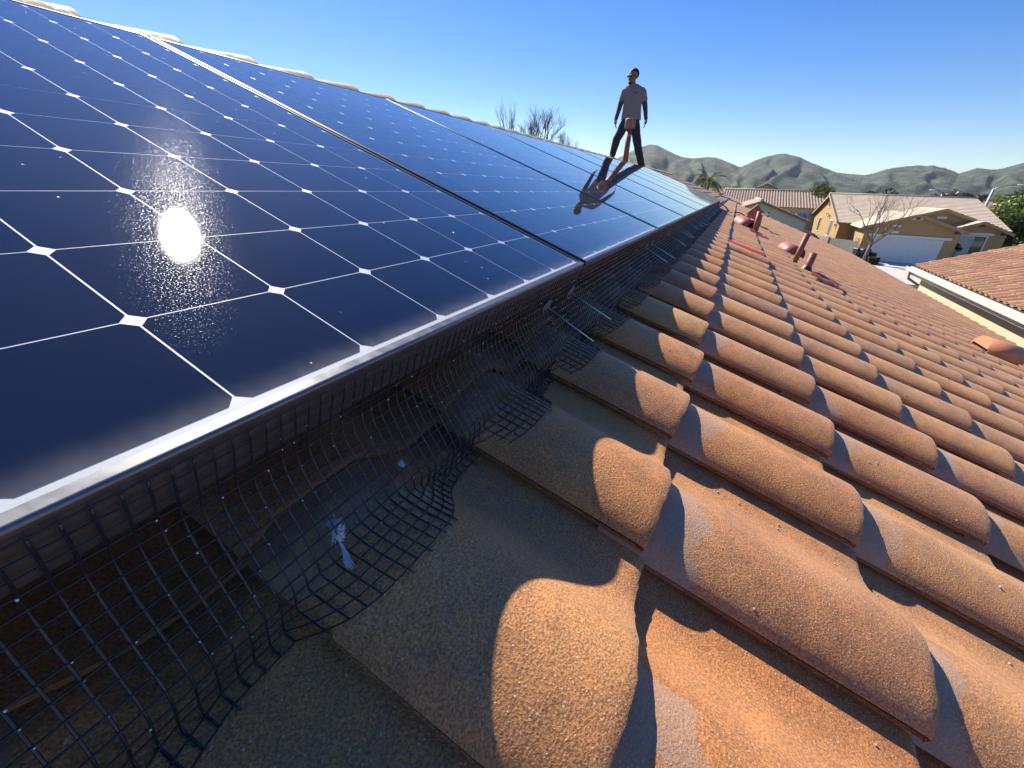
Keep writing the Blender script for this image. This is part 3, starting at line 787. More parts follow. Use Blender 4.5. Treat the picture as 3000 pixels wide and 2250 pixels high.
    hb = half_barrel(.27, .145, 20); hb.v = [(x, y - .06 - (0.0 if y > .01 else .02 * z / .15), z * .85 + .035) if y < .01 else (x * .93, y - .06, z * .62 + .035) for x, y, z in hb.v]
    hb.build('hood', m_copper, t, True)
    bk = MB(); bk.prism([(.134 * math.cos(PI * j / 14), .035 + .084 * math.sin(PI * j / 14)) for j in range(15)], 'y', .204, .211); bk.build('back_plate', m_copper, t)
    for sg in (-1, 1):
        sk = MB(); sk.box(sg * .142 - .003, sg * .142 + .003, -.04, .20, -.03, .034); sk.build('side_plate', m_copper, t)
    du = MB(); du.box(-.08, .08, .03, .17, -.05, .055); du.build('duct', m_sooty, t)
    fl = MB(); fl.box(-.20, .20, -.10, .26, -.004, .002); fl.build('flashing', m_rust, t)
    # metal patch beside it
    u, v = 5.75, -3.62; t = thing('metal_patch', 'bright metal flashing patch on a tile beside the exhaust hood', 'flashing', RW(u, v, 0), ROOF_ROT)
    mb = MB(); V = []; n = 10
    for y in (0, .22):
        for j in range(n + 1):
            x = j / n * .20; V.append((x, y, tile_top(u + x, v + y) + .006 + .004 * RNG.uniform(-1, 1)))
    mb.add(V, [(j, j + 1, n + 2 + j, n + 1 + j) for j in range(n)]); mb.build('sheet', m_steel, t)
    # crumpled flashing below the gabled vent
    for (u, v, lab) in ((6.55, -.86, 'crumpled reddish flashing below the half-round vent'), (4.30, -1.42, 'torn reddish flashing below the shorter pipe')):
        t = MB(); V = []; n = 9
        for b in range(5):
            for j in range(n + 1):
                x = j / n * .38; y = b * .06; V.append((x, y, tile_top(u + x, v + y) + .012 + .016 * mnoise.noise(Vector((x * 14, y * 20, u)))))
        t.add(V, [(b * (n + 1) + j, b * (n + 1) + j + 1, (b + 1) * (n + 1) + j + 1, (b + 1) * (n + 1) + j) for b in range(4) for j in range(n)])
        tag(t.build('crumpled_flashing', m_rust2, None, True, RW(u, v, 0), ROOF_ROT), lab, 'flashing', 'crumpled flashings')
    # black cable from the far end of the panels to the gabled vent
    pts = []
    a = RW(9.25, -.03, -.05); b = on_roof(10.0, -.30); c2 = on_roof(10.4, -.62)
    for k in range(9):
        s = k / 8; pts.append(a.lerp(b, s) + Vector((0, 0, .03 * math.sin(s * PI))))
    for k in range(1, 9):
        s = k / 8; pts.append(b.lerp(c2, s) + Vector((0, 0, .05 * math.sin(s * PI))))
    for k in range(1, 5): pts.append(c2 + Vector((.05 * k, -.03 * k, .02)))
    mb = MB(); mb.tube(pts, .011, 8); tag(mb.build('cable', m_black, None, True), 'black cable leading off from the far end of the solar panels', 'cable')
    mb = MB(); q = RW(9.33, -.05, -.03); mb.tube([q, q + Vector((.12, -.05, .02)), q + Vector((.22, -.10, .07)), q + Vector((.25, -.14, .065))], [.02, .022, .018, .01], 8)
    tag(mb.build('panel_end_clip', m_grey, None, True), 'bent grey clip at the far lower corner of the solar panels', 'clip')
def cap_mat():
    t = NT('weathered_cap'); v = t.obj(); mp = t.n('ShaderNodeMapping'); t.set(mp.inputs[0], v); mp.inputs['Scale'].default_value = (40, 40, 5)
    c = t.mix(t.step(t.noise(mp.outputs[0], 1.0, 4), .35, .65), (0.20, 0.085, 0.05), (0.42, 0.30, 0.22))
    return t.done(t.pbsdf(Base__Color=c, Roughness=.6))
m_cap = cap_mat()
roof_things()

def debris():
    # white feather caught behind the mesh
    u, v = 0.030, -0.082; n = tile_top(u, v) + .004
    t = thing('feather', 'white feather caught behind the wire mesh', 'feather', RW(u, v, n), ROOF_ROT)
    rg = random.Random(2); mb = MB()
    mb.tube([(.004, .010, .004), (-.006, -.012, .004), (-.014, -.030, .003)], [.0012, .0010, .0005], 5); mb.build('shaft', m_feather, t)
    mb = MB()
    for k in range(120):
        s = rg.random(); o = Vector((.006 - .01 * s, .012 - .018 * s, .005)); a = rg.uniform(0, 2 * PI); L = rg.uniform(.004, .010)
        p1 = o + Vector((math.cos(a) * L * .5, math.sin(a) * L * .45, rg.uniform(0, .006))); p2 = o + Vector((math.cos(a + .5) * L, math.sin(a + .5) * L * .8, rg.uniform(-.003, .006)))
        mb.tube([o, p1, p2], [.0007, .0006, .0002], 3, False)
    for k in range(36):
        s = rg.random(); o = Vector((-.004 - .006 * s, -.010 - .012 * s, .004)); q = o + Vector((-.006 + rg.uniform(-.004, .003), -.012 + rg.uniform(-.003, .003), rg.uniform(-.001, .002)))
        mb.tube([o, q], [.0012, .0004], 3, False)
    mb.build('down', m_feather, t)
    mb = MB(); mb.ball((0, 0, 0), (.0075, .0065, .005), 10, 7)
    for i, p in enumerate(mb.v): mb.v[i] = tuple(Vector(p) * (1 + .25 * mnoise.noise(Vector(p) * 260)))
    tag(mb.build('pale_clump', m_feather, None, True, RW(0.164, -0.050, tile_top(.164, -.05) + .003), ROOF_ROT), 'small white clump on a tile edge behind the wire mesh', 'debris')
    mb = MB(); rg = random.Random(8)
    for k in range(26):
        c = Vector((rg.gauss(0, .011), rg.gauss(0, .007), rg.uniform(0, .006))); r = rg.uniform(.002, .006); d = Vector((rg.uniform(-1, 1), rg.uniform(-1, 1), rg.uniform(.1, .6))).normalized()
        x = d.orthogonal().normalized(); y = d.cross(x); mb.add([c + x * r, c + y * r * .7, c - x * r, c - y * r * .6], [(0, 1, 2, 3)])
    tag(mb.build('lichen_clump', m_lichen, None, False, RW(0.752, -0.158, tile_top(.752, -.158) + .002), ROOF_ROT), 'greyish green scrap of lichen where the mesh meets a tile', 'debris')
    for k, (u, v, lab) in enumerate(((.735, -.13, 'dry twig poking out from under the wire mesh'),)):
        mb = MB(); mb.tube([(0, 0, 0), (.02, -.012, .008), (.035, -.035, .004)], [.0012, .001, .0006], 5); mb.tube([(.02, -.012, .008), (.045, -.012, .012)], [.0008, .0004], 4)
        tag(mb.build('twig', m_bark, None, True, RW(u, v, tile_top(u, v) + .002), ROOF_ROT), lab, 'twig')
    # grit lying in the pans of the tiles
    mb = MB(); rg = random.Random(21)
    for k in range(420):
        u = TU0 + TU * (rg.randrange(-2, 14) + rg.choice((.80, .84, .88, rg.random()))); v = rg.uniform(-1.9, -.18)
        r = rg.uniform(.0008, .0026) * (1.4 if rg.random() < .1 else 1)
        b = len(mb.v); mb.ball((u, v, tile_top(u, v) + r * .5), (r, r * rg.uniform(.5, 1.2), r * .8), 5, 3)
    tag(mb.build('grit', m_grit, None, False, (0, 0, 0), ROOF_ROT), 'loose pale grit scattered in the tile pans', 'grit', kind='stuff')
m_feather = simple('feather_white', (0.66, 0.67, 0.69), 0.7, 0, 0.05, 50.0)
m_lichen = simple('lichen', (0.30, 0.36, 0.32), 0.9, 0, 0.3, 60.0)
m_grit = simple('grit_stone', (0.42, 0.36, 0.30), 0.8, 0, 0.5, 300.0)
debris()

# ------------------------------------------------------------------ the man on the ridge
def loft(mb, secs, k=16):
    """closed tube through sections (center, rx, ry, axis_x, axis_y)"""
    V = []
    for c, rx, ry, ax, ay in secs:
        for j in range(k):
            t = 2 * PI * j / k; V.append(Vector(c) + Vector(ax) * rx * math.cos(t) + Vector(ay) * ry * math.sin(t))
    F = []
    for i in range(len(secs) - 1):
        for j in range(k):
            a, b = i * k + j, i * k + (j + 1) % k; F.append((a, b, b + k, a + k))
    F += [tuple(range(k - 1, -1, -1)), tuple(range((len(secs) - 1) * k, len(secs) * k))]
    mb.add(V, F)
def limb(mb, pts, rad, k=12):
    pts = [Vector(p) for p in pts]
    # densify with smooth radii and rounded ends
    P = []; Rr = []
    for i in range(len(pts) - 1):
        for s in range(6):
            t = s / 6; P.append(pts[i].lerp(pts[i + 1], t)); Rr.append(rad[i] + (rad[i + 1] - rad[i]) * t)
    P.append(pts[-1]); Rr.append(rad[-1])
    mb.tube(P, Rr, k)
    mb.ball(P[0], Rr[0], 12, 8); mb.ball(P[-1], Rr[-1], 12, 8)
    for q, r in zip(pts[1:-1], rad[1:-1]): mb.ball(q, r, 12, 8)
def remesh(mb, name, mat, parent, voxel, post=None, smooth_it=3):
    me = mb.mesh(name, mat); o = bpy.data.objects.new('tmp', me); COL.objects.link(o)
    m = o.modifiers.new('r', 'REMESH'); m.mode = 'VOXEL'; m.voxel_size = voxel
    s = o.modifiers.new('s', 'SMOOTH'); s.factor = 0.5; s.iterations = smooth_it
    dg = bpy.context.evaluated_depsgraph_get(); dg.update()
    out = bpy.data.meshes.new_from_object(o.evaluated_get(dg)); bpy.data.objects.remove(o); out.name = name
    out.materials.clear(); out.materials.append(mat)
    if post:
        for v in out.vertices: v.co = post(v.co.copy(), v.normal)
    out.polygons.foreach_set('use_smooth', [True] * len(out.polygons)); out.update()
    return link(name, out, parent)
m_skin = simple('brown_skin', (0.24, 0.115, 0.062), 0.55, 0, 0.12, 12.0)
m_shirt = simple('grey_shirt', (0.22, 0.205, 0.20), 0.9, 0, 0.08, 14.0, 0.3, 160.0)
m_jeans = simple('dark_trousers', (0.030, 0.033, 0.040), 0.85, 0, 0.25, 10.0, 0.4, 140.0)
m_shoe = simple('brown_shoe', (0.06, 0.04, 0.03), 0.7, 0, 0.2, 10.0)
m_hair = simple('black_hair', (0.012, 0.010, 0.009), 0.6, 0, 0.3, 60.0, 0.5, 200.0)
m_sleeve = simple('dark_arm_sleeve', (0.075, 0.06, 0.052), 0.8, 0, 0.2, 30.0)
m_lens = simple('dark_lens', (0.01, 0.01, 0.012), 0.35, 0, 0.1, 5.0, spec=0.3)
m_print = simple('navy_print', (0.02, 0.03, 0.07), 0.8, 0, 0.1, 5.0)
def person():
    t = thing('person', 'man in grey T-shirt, dark trousers and sunglasses standing astride on the roof ridge', 'person', (9.65, 1.8854, 0.5798), (0, 0, math.atan2(-0.97617, 0.21703)))
    X, Y = (1, 0, 0), (0, 1, 0)
    shL, elL, wrL = (-.258, .01, 1.300), (-.322, .035, 1.045), (-.372, -.03, .800)
    shR, elR, wrR = (.078, .01, 1.300), (.162, .035, 1.025), (.215, -.03, .805)
    hipL, knL, anL = (-.158, .0, .775), (-.300, -.17, .455), (-.355, .03, .190)
    hipR, knR, anR = (-.010, .0, .775), (.120, -.045, .365), (.262, .02, -.020)
    b = MB()
    loft(b, [((-.125, .01, 1.405), .052, .056, X, Y), ((-.11, .01, 1.35), .10, .07, X, Y), ((-.094, .01, 1.29), .155, .090, X, Y), ((-.09, .005, 1.20), .165, .105, X, Y),
             ((-.084, .005, 1.05), .155, .10, X, Y), ((-.084, .005, .92), .155, .10, X, Y), ((-.084, .005, .82), .165, .105, X, Y), ((-.084, .005, .74), .14, .10, X, Y)])
    limb(b, [(-.125, .015, 1.36), (-.133, .0, 1.47)], [.053, .050])
    for sh, el, wr in ((shL, elL, wrL), (shR, elR, wrR)): limb(b, [sh, el, wr], [.044, .041, .028])
    for hp, kn, an in ((hipL, knL, anL), (hipR, knR, anR)): limb(b, [hp, kn, an], [.082, .055, .040])
    # head, turned to the viewer's left
    hc = Vector((-.135, -.01, 1.505)); fw = Vector((-.76, -.65, -.06)).normalized(); sd = Vector((fw.y, -fw.x, 0)).normalized(); up = Vector((0, 0, 1))
    H = lambda f, s, z: hc + fw * f + sd * s + up * z
    def ell(c, rf, rs, rz):
        q = MB(); q.ball((0, 0, 0), 1.0, 18, 12)
        b.add([Vector(c) + fw * p[0] * rf + sd * p[1] * rs + up * p[2] * rz for p in q.v], q.f)
    ell(H(-.008, 0, .038), .102, .080, .096); ell(H(.020, 0, -.035), .076, .065, .088); ell(H(.060, 0, -.094), .033, .038, .028)
    limb(b, [H(.080, 0, .012), H(.103, 0, -.022)], [.009, .014], 8); ell(H(.082, 0, .028), .012, .045, .010); ell(H(.082, 0, -.052), .010, .026, .008)
    for s in (-1, 1): ell(H(-.008, s * .081, -.002), .021, .009, .033)
    # hands: palm, four fingers, thumb
    for (wr, sg) in ((wrL, -1), (wrR, 1)):
        w = Vector(wr); dn = Vector((sg * .02, -.02, -1)).normalized(); fr = Vector((0, -1, 0)); ins = Vector((-sg, 0, 0))
        limb(b, [w, w + dn * .05 + fr * .004], [.026, .030]); 
        for f in range(4):
            o = w + dn * .078 + fr * (.028 - .019 * f); L = (.070, .080, .074, .058)[f]
            limb(b, [w + dn * .04 + fr * (.018 - .012 * f), o, o + dn * L * .5 + ins * .012, o + dn * L * .85 + ins * .034], [.013, .0098, .0090, .0078], 8)
        limb(b, [w + dn * .022 + fr * .022, w + dn * .055 + fr * .052 + ins * .012, w + dn * .090 + fr * .056 + ins * .026], [.014, .0108, .0088], 8)
    for an, d in ((anL, Vector((-.35, -1, 0))), (anR, Vector((.45, -1, 0)))):
        a = Vector(an); d.normalize(); limb(b, [a, a + d * .09 + Vector((0, 0, -.055))], [.038, .030])
    remesh(b, 'body', m_skin, t, .0075, None, 2)
    fold = lambda k, amp: (lambda p, n: p + n * amp * (mnoise.noise(Vector((p.x * k, p.y * k, p.z * k * .55))) + .5 * mnoise.noise(Vector((p.x * k * 2.7, p.y * k * 2.7, p.z * k * 1.2 + 4)))))
    s = MB()
    loft(s, [((-.118, .012, 1.395), .082, .072, X, Y), ((-.104, .01, 1.358), .150, .092, X, Y), ((-.093, .01, 1.30), .196, .114, X, Y), ((-.09, .005, 1.20), .186, .124, X, Y), ((-.084, .005, 1.06), .174, .118, X, Y),
             ((-.082, .005, .94), .178, .120, X, Y), ((-.079, .005, .86), .188, .126, X, Y), ((-.076, .005, .795), .196, .130, X, Y)], 24)
    for sh, el, q in ((shL, elL, .56), (shR, elR, .58)):
        a, e = Vector(sh), Vector(el); limb(s, [a + Vector((.03 if a.x < -.1 else -.03, 0, -.005)), a.lerp(e, .15), a.lerp(e, q)], [.060, .066, .066])
    sh_o = remesh(s, 't_shirt', m_shirt, t, .0095, fold(9, .007), 2)
    p = MB(); p.add([(-.088, -.142, 1.243), (-.008, -.138, 1.246), (-.008, -.138, 1.234), (-.088, -.142, 1.229)], [(0, 1, 2, 3)])
    p.prism([(-.075, 1.230), (-.010, 1.233), (-.010, 1.240), (-.075, 1.243)], 'y', -.1395, -.1335); p.v = p.v[4:]; p.f = [tuple(i - 4 for i in f) for f in p.f[1:]]; p.m = p.m[1:]
    p.build('chest_print', m_print, sh_o)
    for sh, el, wr in ((shL, elL, wrL), (shR, elR, wrR)):
        a, e, w = Vector(sh), Vector(el), Vector(wr); m = MB(); limb(m, [a.lerp(e, .35), e, e.lerp(w, .95)], [.056, .049, .036]); remesh(m, 'arm_sleeve', m_sleeve, t, .009, fold(14, .004), 1)
    q = MB()
    loft(q, [((-.084, .005, .86), .160, .108, X, Y), ((-.084, .005, .78), .170, .116, X, Y), ((-.084, .005, .70), .150, .108, X, Y)], 20)
    for hp, kn, an in ((hipL, knL, anL), (hipR, knR, anR)):
        h, k, a = Vector(hp), Vector(kn), Vector(an); limb(q, [h, k, k.lerp(a, .6), a + Vector((0, 0, .01))], [.102, .080, .072, .066])
    remesh(q, 'trousers', m_jeans, t, .0095, fold(11, .008), 2)
    for an, d in ((anL, Vector((-.35, -1, 0))), (anR, Vector((.45, -1, 0)))):
        a = Vector(an); d.normalize(); m = MB(); x = Vector((0, 0, -1))
        limb(m, [a + Vector((0, .02, -.03)), a + d * .02 + x * .048, a + d * .12 + x * .058, a + d * .165 + x * .062], [.045, .046, .040, .028])
        z = a.z - .085; remesh(m, 'shoe', m_shoe, t, .009, lambda p, n, z=z: Vector((p.x, p.y, max(p.z, z))), 1)
    h = MB(); hm = MB(); hm.ball((0, 0, 0), 1.0, 28, 18)
    V = [(fw * p[0] * .107 + sd * p[1] * .0855 + up * p[2] * .1015, p) for p in hm.v]
    def clipf(w, p):
        lim = .045 if p[0] > .35 else (.02 if p[0] > -.1 else -.055)
        return H(-.010, 0, .040) + (w if w.z > lim - .0 else w * .86)
    h.add([clipf(w, p) for w, p in V], hm.f); h.build('hair', m_hair, t, True)
    be = MB()
    q = MB(); q.ball((0, 0, 0), 1.0, 14, 10)
    for c, rf, rs, rz in ((H(.066, 0, -.094), .033, .040, .029), (H(.092, 0, -.042), .012, .032, .007)):
        be.add([Vector(c) + fw * p[0] * rf + sd * p[1] * rs + up * p[2] * rz for p in q.v], q.f)
    be.build('beard', m_hair, t, True)
    g = thing('sunglasses', None, None); g.parent = t
    for k in ('label', 'category'):
        if k in g: del g[k]
    for s_ in (-1, 1):
        l = MB(); l.add([H(.100, s_ * .036, .008) + fw * p[0] * .007 + sd * p[1] * .032 + up * p[2] * .022 for p in q.v], q.f); l.build('lens', m_lens, g, True)
        a = MB(); a.tube([H(.090, s_ * .060, .014), H(.03, s_ * .078, .013), H(-.03, s_ * .078, .005)], .004, 6); a.build('temple_arm', m_lens, g)
    a = MB(); a.tube([H(.100, -.012, .010), H(.100, .012, .010)], .003, 6); a.build('bridge', m_lens, g)
person()

# ------------------------------------------------------------------ neighbouring houses
def stepped_roof(a, b, c, d, courses, th=0.05, step=0.03):
    """flat-tile slope: eave corners a,b and ridge corners d,c; each course is a real step"""
    a, b, c, d = (Vector(p) for p in (a, b, c, d)); n = (b - a).cross(d - a).normalized(); mb = MB()
    if n.z < 0: n = -n
    for i in range(courses):
        s, e = i / courses, min(1.0, (i + 1) / courses + .04 / courses)
        p = [a.lerp(d, s) + n * step, b.lerp(c, s) + n * step, b.lerp(c, e), a.lerp(d, e)]
        q = [a.lerp(d, s), b.lerp(c, s)]
        mb.add(p + q, [(0, 1, 2, 3), (4, 5, 1, 0)])
    mb.add([a, b, c, d] + [p - n * th for p in (a, b, c, d)], [(7, 6, 5, 4), (0, 4, 5, 1), (1, 5, 6, 2), (2, 6, 7, 3), (3, 7, 4, 0)])
    return mb
def window(parent, plane, at, y0, y1, z0, z1, panes=2, trim=m_trim, name='window', sill=True, tw=.09):
    """window on an x- or y-plane; at = position, sign of the outward normal in plane e.g. 'x-' """
    ax, sg = plane[0], -1 if plane[1] == '-' else 1
    def bx(m, a0, a1, q0, q1, z0_, z1_):
        lo, hi = sorted((at + sg * q0, at + sg * q1))
        m.box(lo, hi, a0, a1, z0_, z1_) if ax == 'x' else m.box(a0, a1, lo, hi, z0_, z1_)
    f = MB()
    bx(f, y0 - tw, y0, .0, .06, z0 - tw, z1 + tw); bx(f, y1, y1 + tw, .0, .06, z0 - tw, z1 + tw); bx(f, y0 + .001, y1 - .001, .0, .06, z1, z1 + tw); bx(f, y0 + .001, y1 - .001, .0, .06, z0 - tw, z0)
    for i in range(1, panes):
        c = y0 + (y1 - y0) * i / panes; bx(f, c - .025, c + .025, .0, .05, z0 + .001, z1 - .001)
    w = f.build(name, trim, parent)
    for i in range(panes):
        p = MB(); a = y0 + (y1 - y0) * i / panes + .026; b = y0 + (y1 - y0) * (i + 1) / panes - .026
        bx(p, a, b, .006, .018, z0 + .002, z1 - .002); p.build('pane', m_curtain if i % 2 else m_pane, w)
    return w
def garage_house():
    t = thing('garage_house', 'tan stucco house with white garage door and tan tiled roof', 'house', (0, 0, 0))
    # main block: ridge along Y at X=60.5
    Yg, Ye = -9.75, -21.7
    b = MB(); b.prism([(52.6, GZ), (69.4, GZ), (69.4, -2.25), (61, .02), (52.6, -2.25)], 'y', Ye + .5, Yg); b.build('wall', m_stucco_tan, t)
    zr = .26
    stepped_roof((51.9, Ye, -2.19), (51.9, Yg + .35, -2.19), (61, Yg + .35, zr), (61, Ye, zr), 22).build('roof', m_flat_tile, t)
    stepped_roof((70.1, Yg + .35, -2.19), (70.1, Ye, -2.19), (61, Ye, zr), (61, Yg + .35, zr), 12).build('roof', m_flat_tile, t)
    rc = MB(); rc.tube([(61, Ye, zr + .03), (61, Yg + .42, zr + .03)], .10, 8); rc.build('ridge', m_flat_tile, t, True)
    # barge boards on the sunny gable
    for (xa, xb) in ((51.9, 61), (70.1, 61)):
        f = MB(); s = .245 / 1
        f.add([(xa, Yg + .36, -2.22), (xb, Yg + .36, zr - .03), (xb, Yg + .36, zr - .27), (xa, Yg + .36, -2.46), (xa, Yg + .31, -2.22), (xb, Yg + .31, zr - .03), (xb, Yg + .31, zr - .27), (xa, Yg + .31, -2.46)],
              [(0, 1, 2, 3), (7, 6, 5, 4), (3, 2, 6, 7), (0, 4, 5, 1)])
        f.build('barge_board', m_trim_tan, t)
        sf = MB(); sf.add([(xa, Yg + .31, -2.30), (xb, Yg + .31, zr - .11), (xb, Yg, zr - .11), (xa, Yg, -2.30)], [(0, 1, 2, 3)]); sf.build('soffit', m_soffit, t)
    rk = MB()
    for i in range(26):
        s0 = i / 26; x = 51.9 + 9.1 * s0; z = -2.19 + (zr + 2.19) * s0; rk.box(x, x + .33, Yg + .30, Yg + .46, z + .0, z + .12)
    rk.build('rake_tile', m_flat_tile, t)['kind'] = 'stuff'
    window(t, 'y+', Yg, 63.4, 64.5, -3.75, -2.35, 1); window(t, 'y+', Yg, 56.3, 57.6, -3.75, -2.30, 2)
    window(t, 'y+', Yg, 60.6, 61.5, -1.05, -.45, 1, name='attic_vent')
    for x, z in ((60.3, -1.75), (58.9, -1.85), (54.0, -2.55)):
        p = MB(); p.box(x - .15, x + .15, Yg, Yg + .25, z - .12, z + .1); p.build('wall_vent', m_trim, t)
    # garage wing: gable toward the street, ridge along X
    yl, yr, ym, xf, zp, ze = -10.55, -17.55, -14.05, 48.0, -1.04, -2.22
    w = MB(); w.prism([(yl - .35, GZ), (yl - .35, ze - .12), (ym, zp - .14), (yr + .35, ze - .12), (yr + .35, GZ)], 'x', xf, 52.5); w.build('garage_wall', m_stucco_tan, t)
    stepped_roof((58, yl, ze), (xf - .45, yl, ze), (xf - .45, ym, zp), (58, ym, zp), 9).build('roof', m_flat_tile, t)
    stepped_roof((xf - .45, yr, ze), (58, yr, ze), (58, ym, zp), (xf - .45, ym, zp), 9).build('roof', m_flat_tile, t)
    for y in (yl, yr):
        f = MB(); f.add([(xf - .46, y, ze - .02), (xf - .46, ym, zp - .02), (xf - .46, ym, zp - .24), (xf - .46, y, ze - .24), (xf - .41, y, ze - .02), (xf - .41, ym, zp - .02), (xf - .41, ym, zp - .24), (xf - .41, y, ze - .24)],
                        [(0, 3, 2, 1), (4, 5, 6, 7), (3, 7, 6, 2), (0, 1, 5, 4)]); f.build('barge_board', m_trim_tan, t)
    g = MB(); g.box(xf - .4, 52.2, yl - .02, yl + .10, ze - .15, ze - .03); g.build('gutter', m_trim, t)
    for y in (yr + .7, ym, yl - .7):
        z = zp - abs(y - ym) / 3.5 * (zp - ze) - .33; r = MB(); r.box(xf - .42, xf + .02, y - .09, y + .09, z - .1, z + .08); r.build('rafter_end', m_rafter, t)
    for dy in (0, .45, .9):
        r = MB(); r.tube([(xf + .6 + dy, yl - .35 + .09, -4.6), (xf + .6 + dy, yl - .35 + .12, -3.2)], .07, 8); r.build('corner_post', m_trim, t)
    # garage door with four rows of panels
    d = MB(); d.box(xf - .03, xf - .005, -16.35, -11.55, GZ + .02, -2.98); gd = d.build('garage_door', m_door, t)
    for i in range(4):
        for j in range(8):
            p = MB(); y = -16.29 + j * .597; z = GZ + .07 + i * .49; p.box(xf - .045, xf - .029, y, y + .55, z, z + .43); p.build('door_panel', m_door, gd)
    f = MB(); f.box(xf - .14, xf - .004, -16.75, -11.15, -2.96, -2.76); f.build('door_lintel', m_trim, t)
    for y0, y1, z in ((-14.4, -13.7, -1.42), (-13.2, -12.6, -2.05), (-13.2, -12.6, -2.55)):
        f = MB(); f.box(xf - .06, xf - .004, y0, y1, z - .09, z + .09); f.build('plaque', m_trim, t)
    # upper gable behind the garage
    yl2, yr2, ym2, x2, zp2, ze2 = -13.3, -19.9, -16.6, 51.4, -.62, -1.72
    w = MB(); w.prism([(yl2 - .3, -3.4), (yl2 - .3, ze2 - .12), (ym2, zp2 - .14), (yr2 + .3, ze2 - .12), (yr2 + .3, -3.4)], 'x', x2, 56); w.build('upper_wall', m_stucco_tan, t)
    stepped_roof((60, yl2, ze2), (x2 - .4, yl2, ze2), (x2 - .4, ym2, zp2), (60, ym2, zp2), 8).build('roof', m_flat_tile, t)
    stepped_roof((x2 - .4, yr2, ze2), (60, yr2, ze2), (60, ym2, zp2), (x2 - .4, ym2, zp2), 8).build('roof', m_flat_tile, t)
    for y in (yl2, yr2):
        f = MB(); f.add([(x2 - .41, y, ze2 - .02), (x2 - .41, ym2, zp2 - .02), (x2 - .41, ym2, zp2 - .22), (x2 - .41, y, ze2 - .22)], [(0, 3, 2, 1)]); f.build('barge_board', m_trim_tan, t)
    f = MB(); f.box(x2 - .06, x2 - .004, -16.95, -16.3, -1.45, -1.25); f.build('plaque', m_trim, t)
    # right-hand gable with the glazed door
    yl3, yr3, ym3, x3, zp3, ze3 = -16.75, -21.0, -18.87, 50.0, -1.43, -2.26
    w = MB(); w.prism([(yl3 - .3, GZ), (yl3 - .3, ze3 - .12), (ym3, zp3 - .14), (yr3 + .3, ze3 - .12), (yr3 + .3, GZ)], 'x', x3, 53); w.build('porch_wall', m_stucco_tan, t)
    stepped_roof((57, yl3, ze3), (x3 - .4, yl3, ze3), (x3 - .4, ym3, zp3), (57, ym3, zp3), 7).build('roof', m_flat_tile, t)
    stepped_roof((x3 - .4, yr3, ze3), (57, yr3, ze3), (57, ym3, zp3), (x3 - .4, ym3, zp3), 7).build('roof', m_flat_tile, t)
    for y in (yl3, yr3):
        f = MB(); f.add([(x3 - .41, y, ze3 - .02), (x3 - .41, ym3, zp3 - .02), (x3 - .41, ym3, zp3 - .22), (x3 - .41, y, ze3 - .22)], [(0, 3, 2, 1)]); f.build('barge_board', m_trim_tan, t)
    window(t, 'x-', x3, -19.55, -18.0, -4.35, -2.62, 2, name='glazed_door'); f = MB(); f.box(x3 - .12, x3 - .004, -19.9, -17.65, -2.5, -2.33); f.build('door_lintel', m_trim, t)
    for y in (ym3, yr3 + .6):
        z = zp3 - abs(y - ym3) / 2.1 * (zp3 - ze3) - .3; r = MB(); r.box(x3 - .4, x3 + .02, y - .09, y + .09, z - .1, z + .08); r.build('rafter_end', m_rafter, t)
    l = MB(); l.box(x3 - .2, x3 - .03, -17.5, -17.25, -3.2, -2.85); l.build('wall_lamp', m_black, t)
    for x, y in ((54, -11.2), (54.6, -12.0), (59.5, -20.4)):
        pass
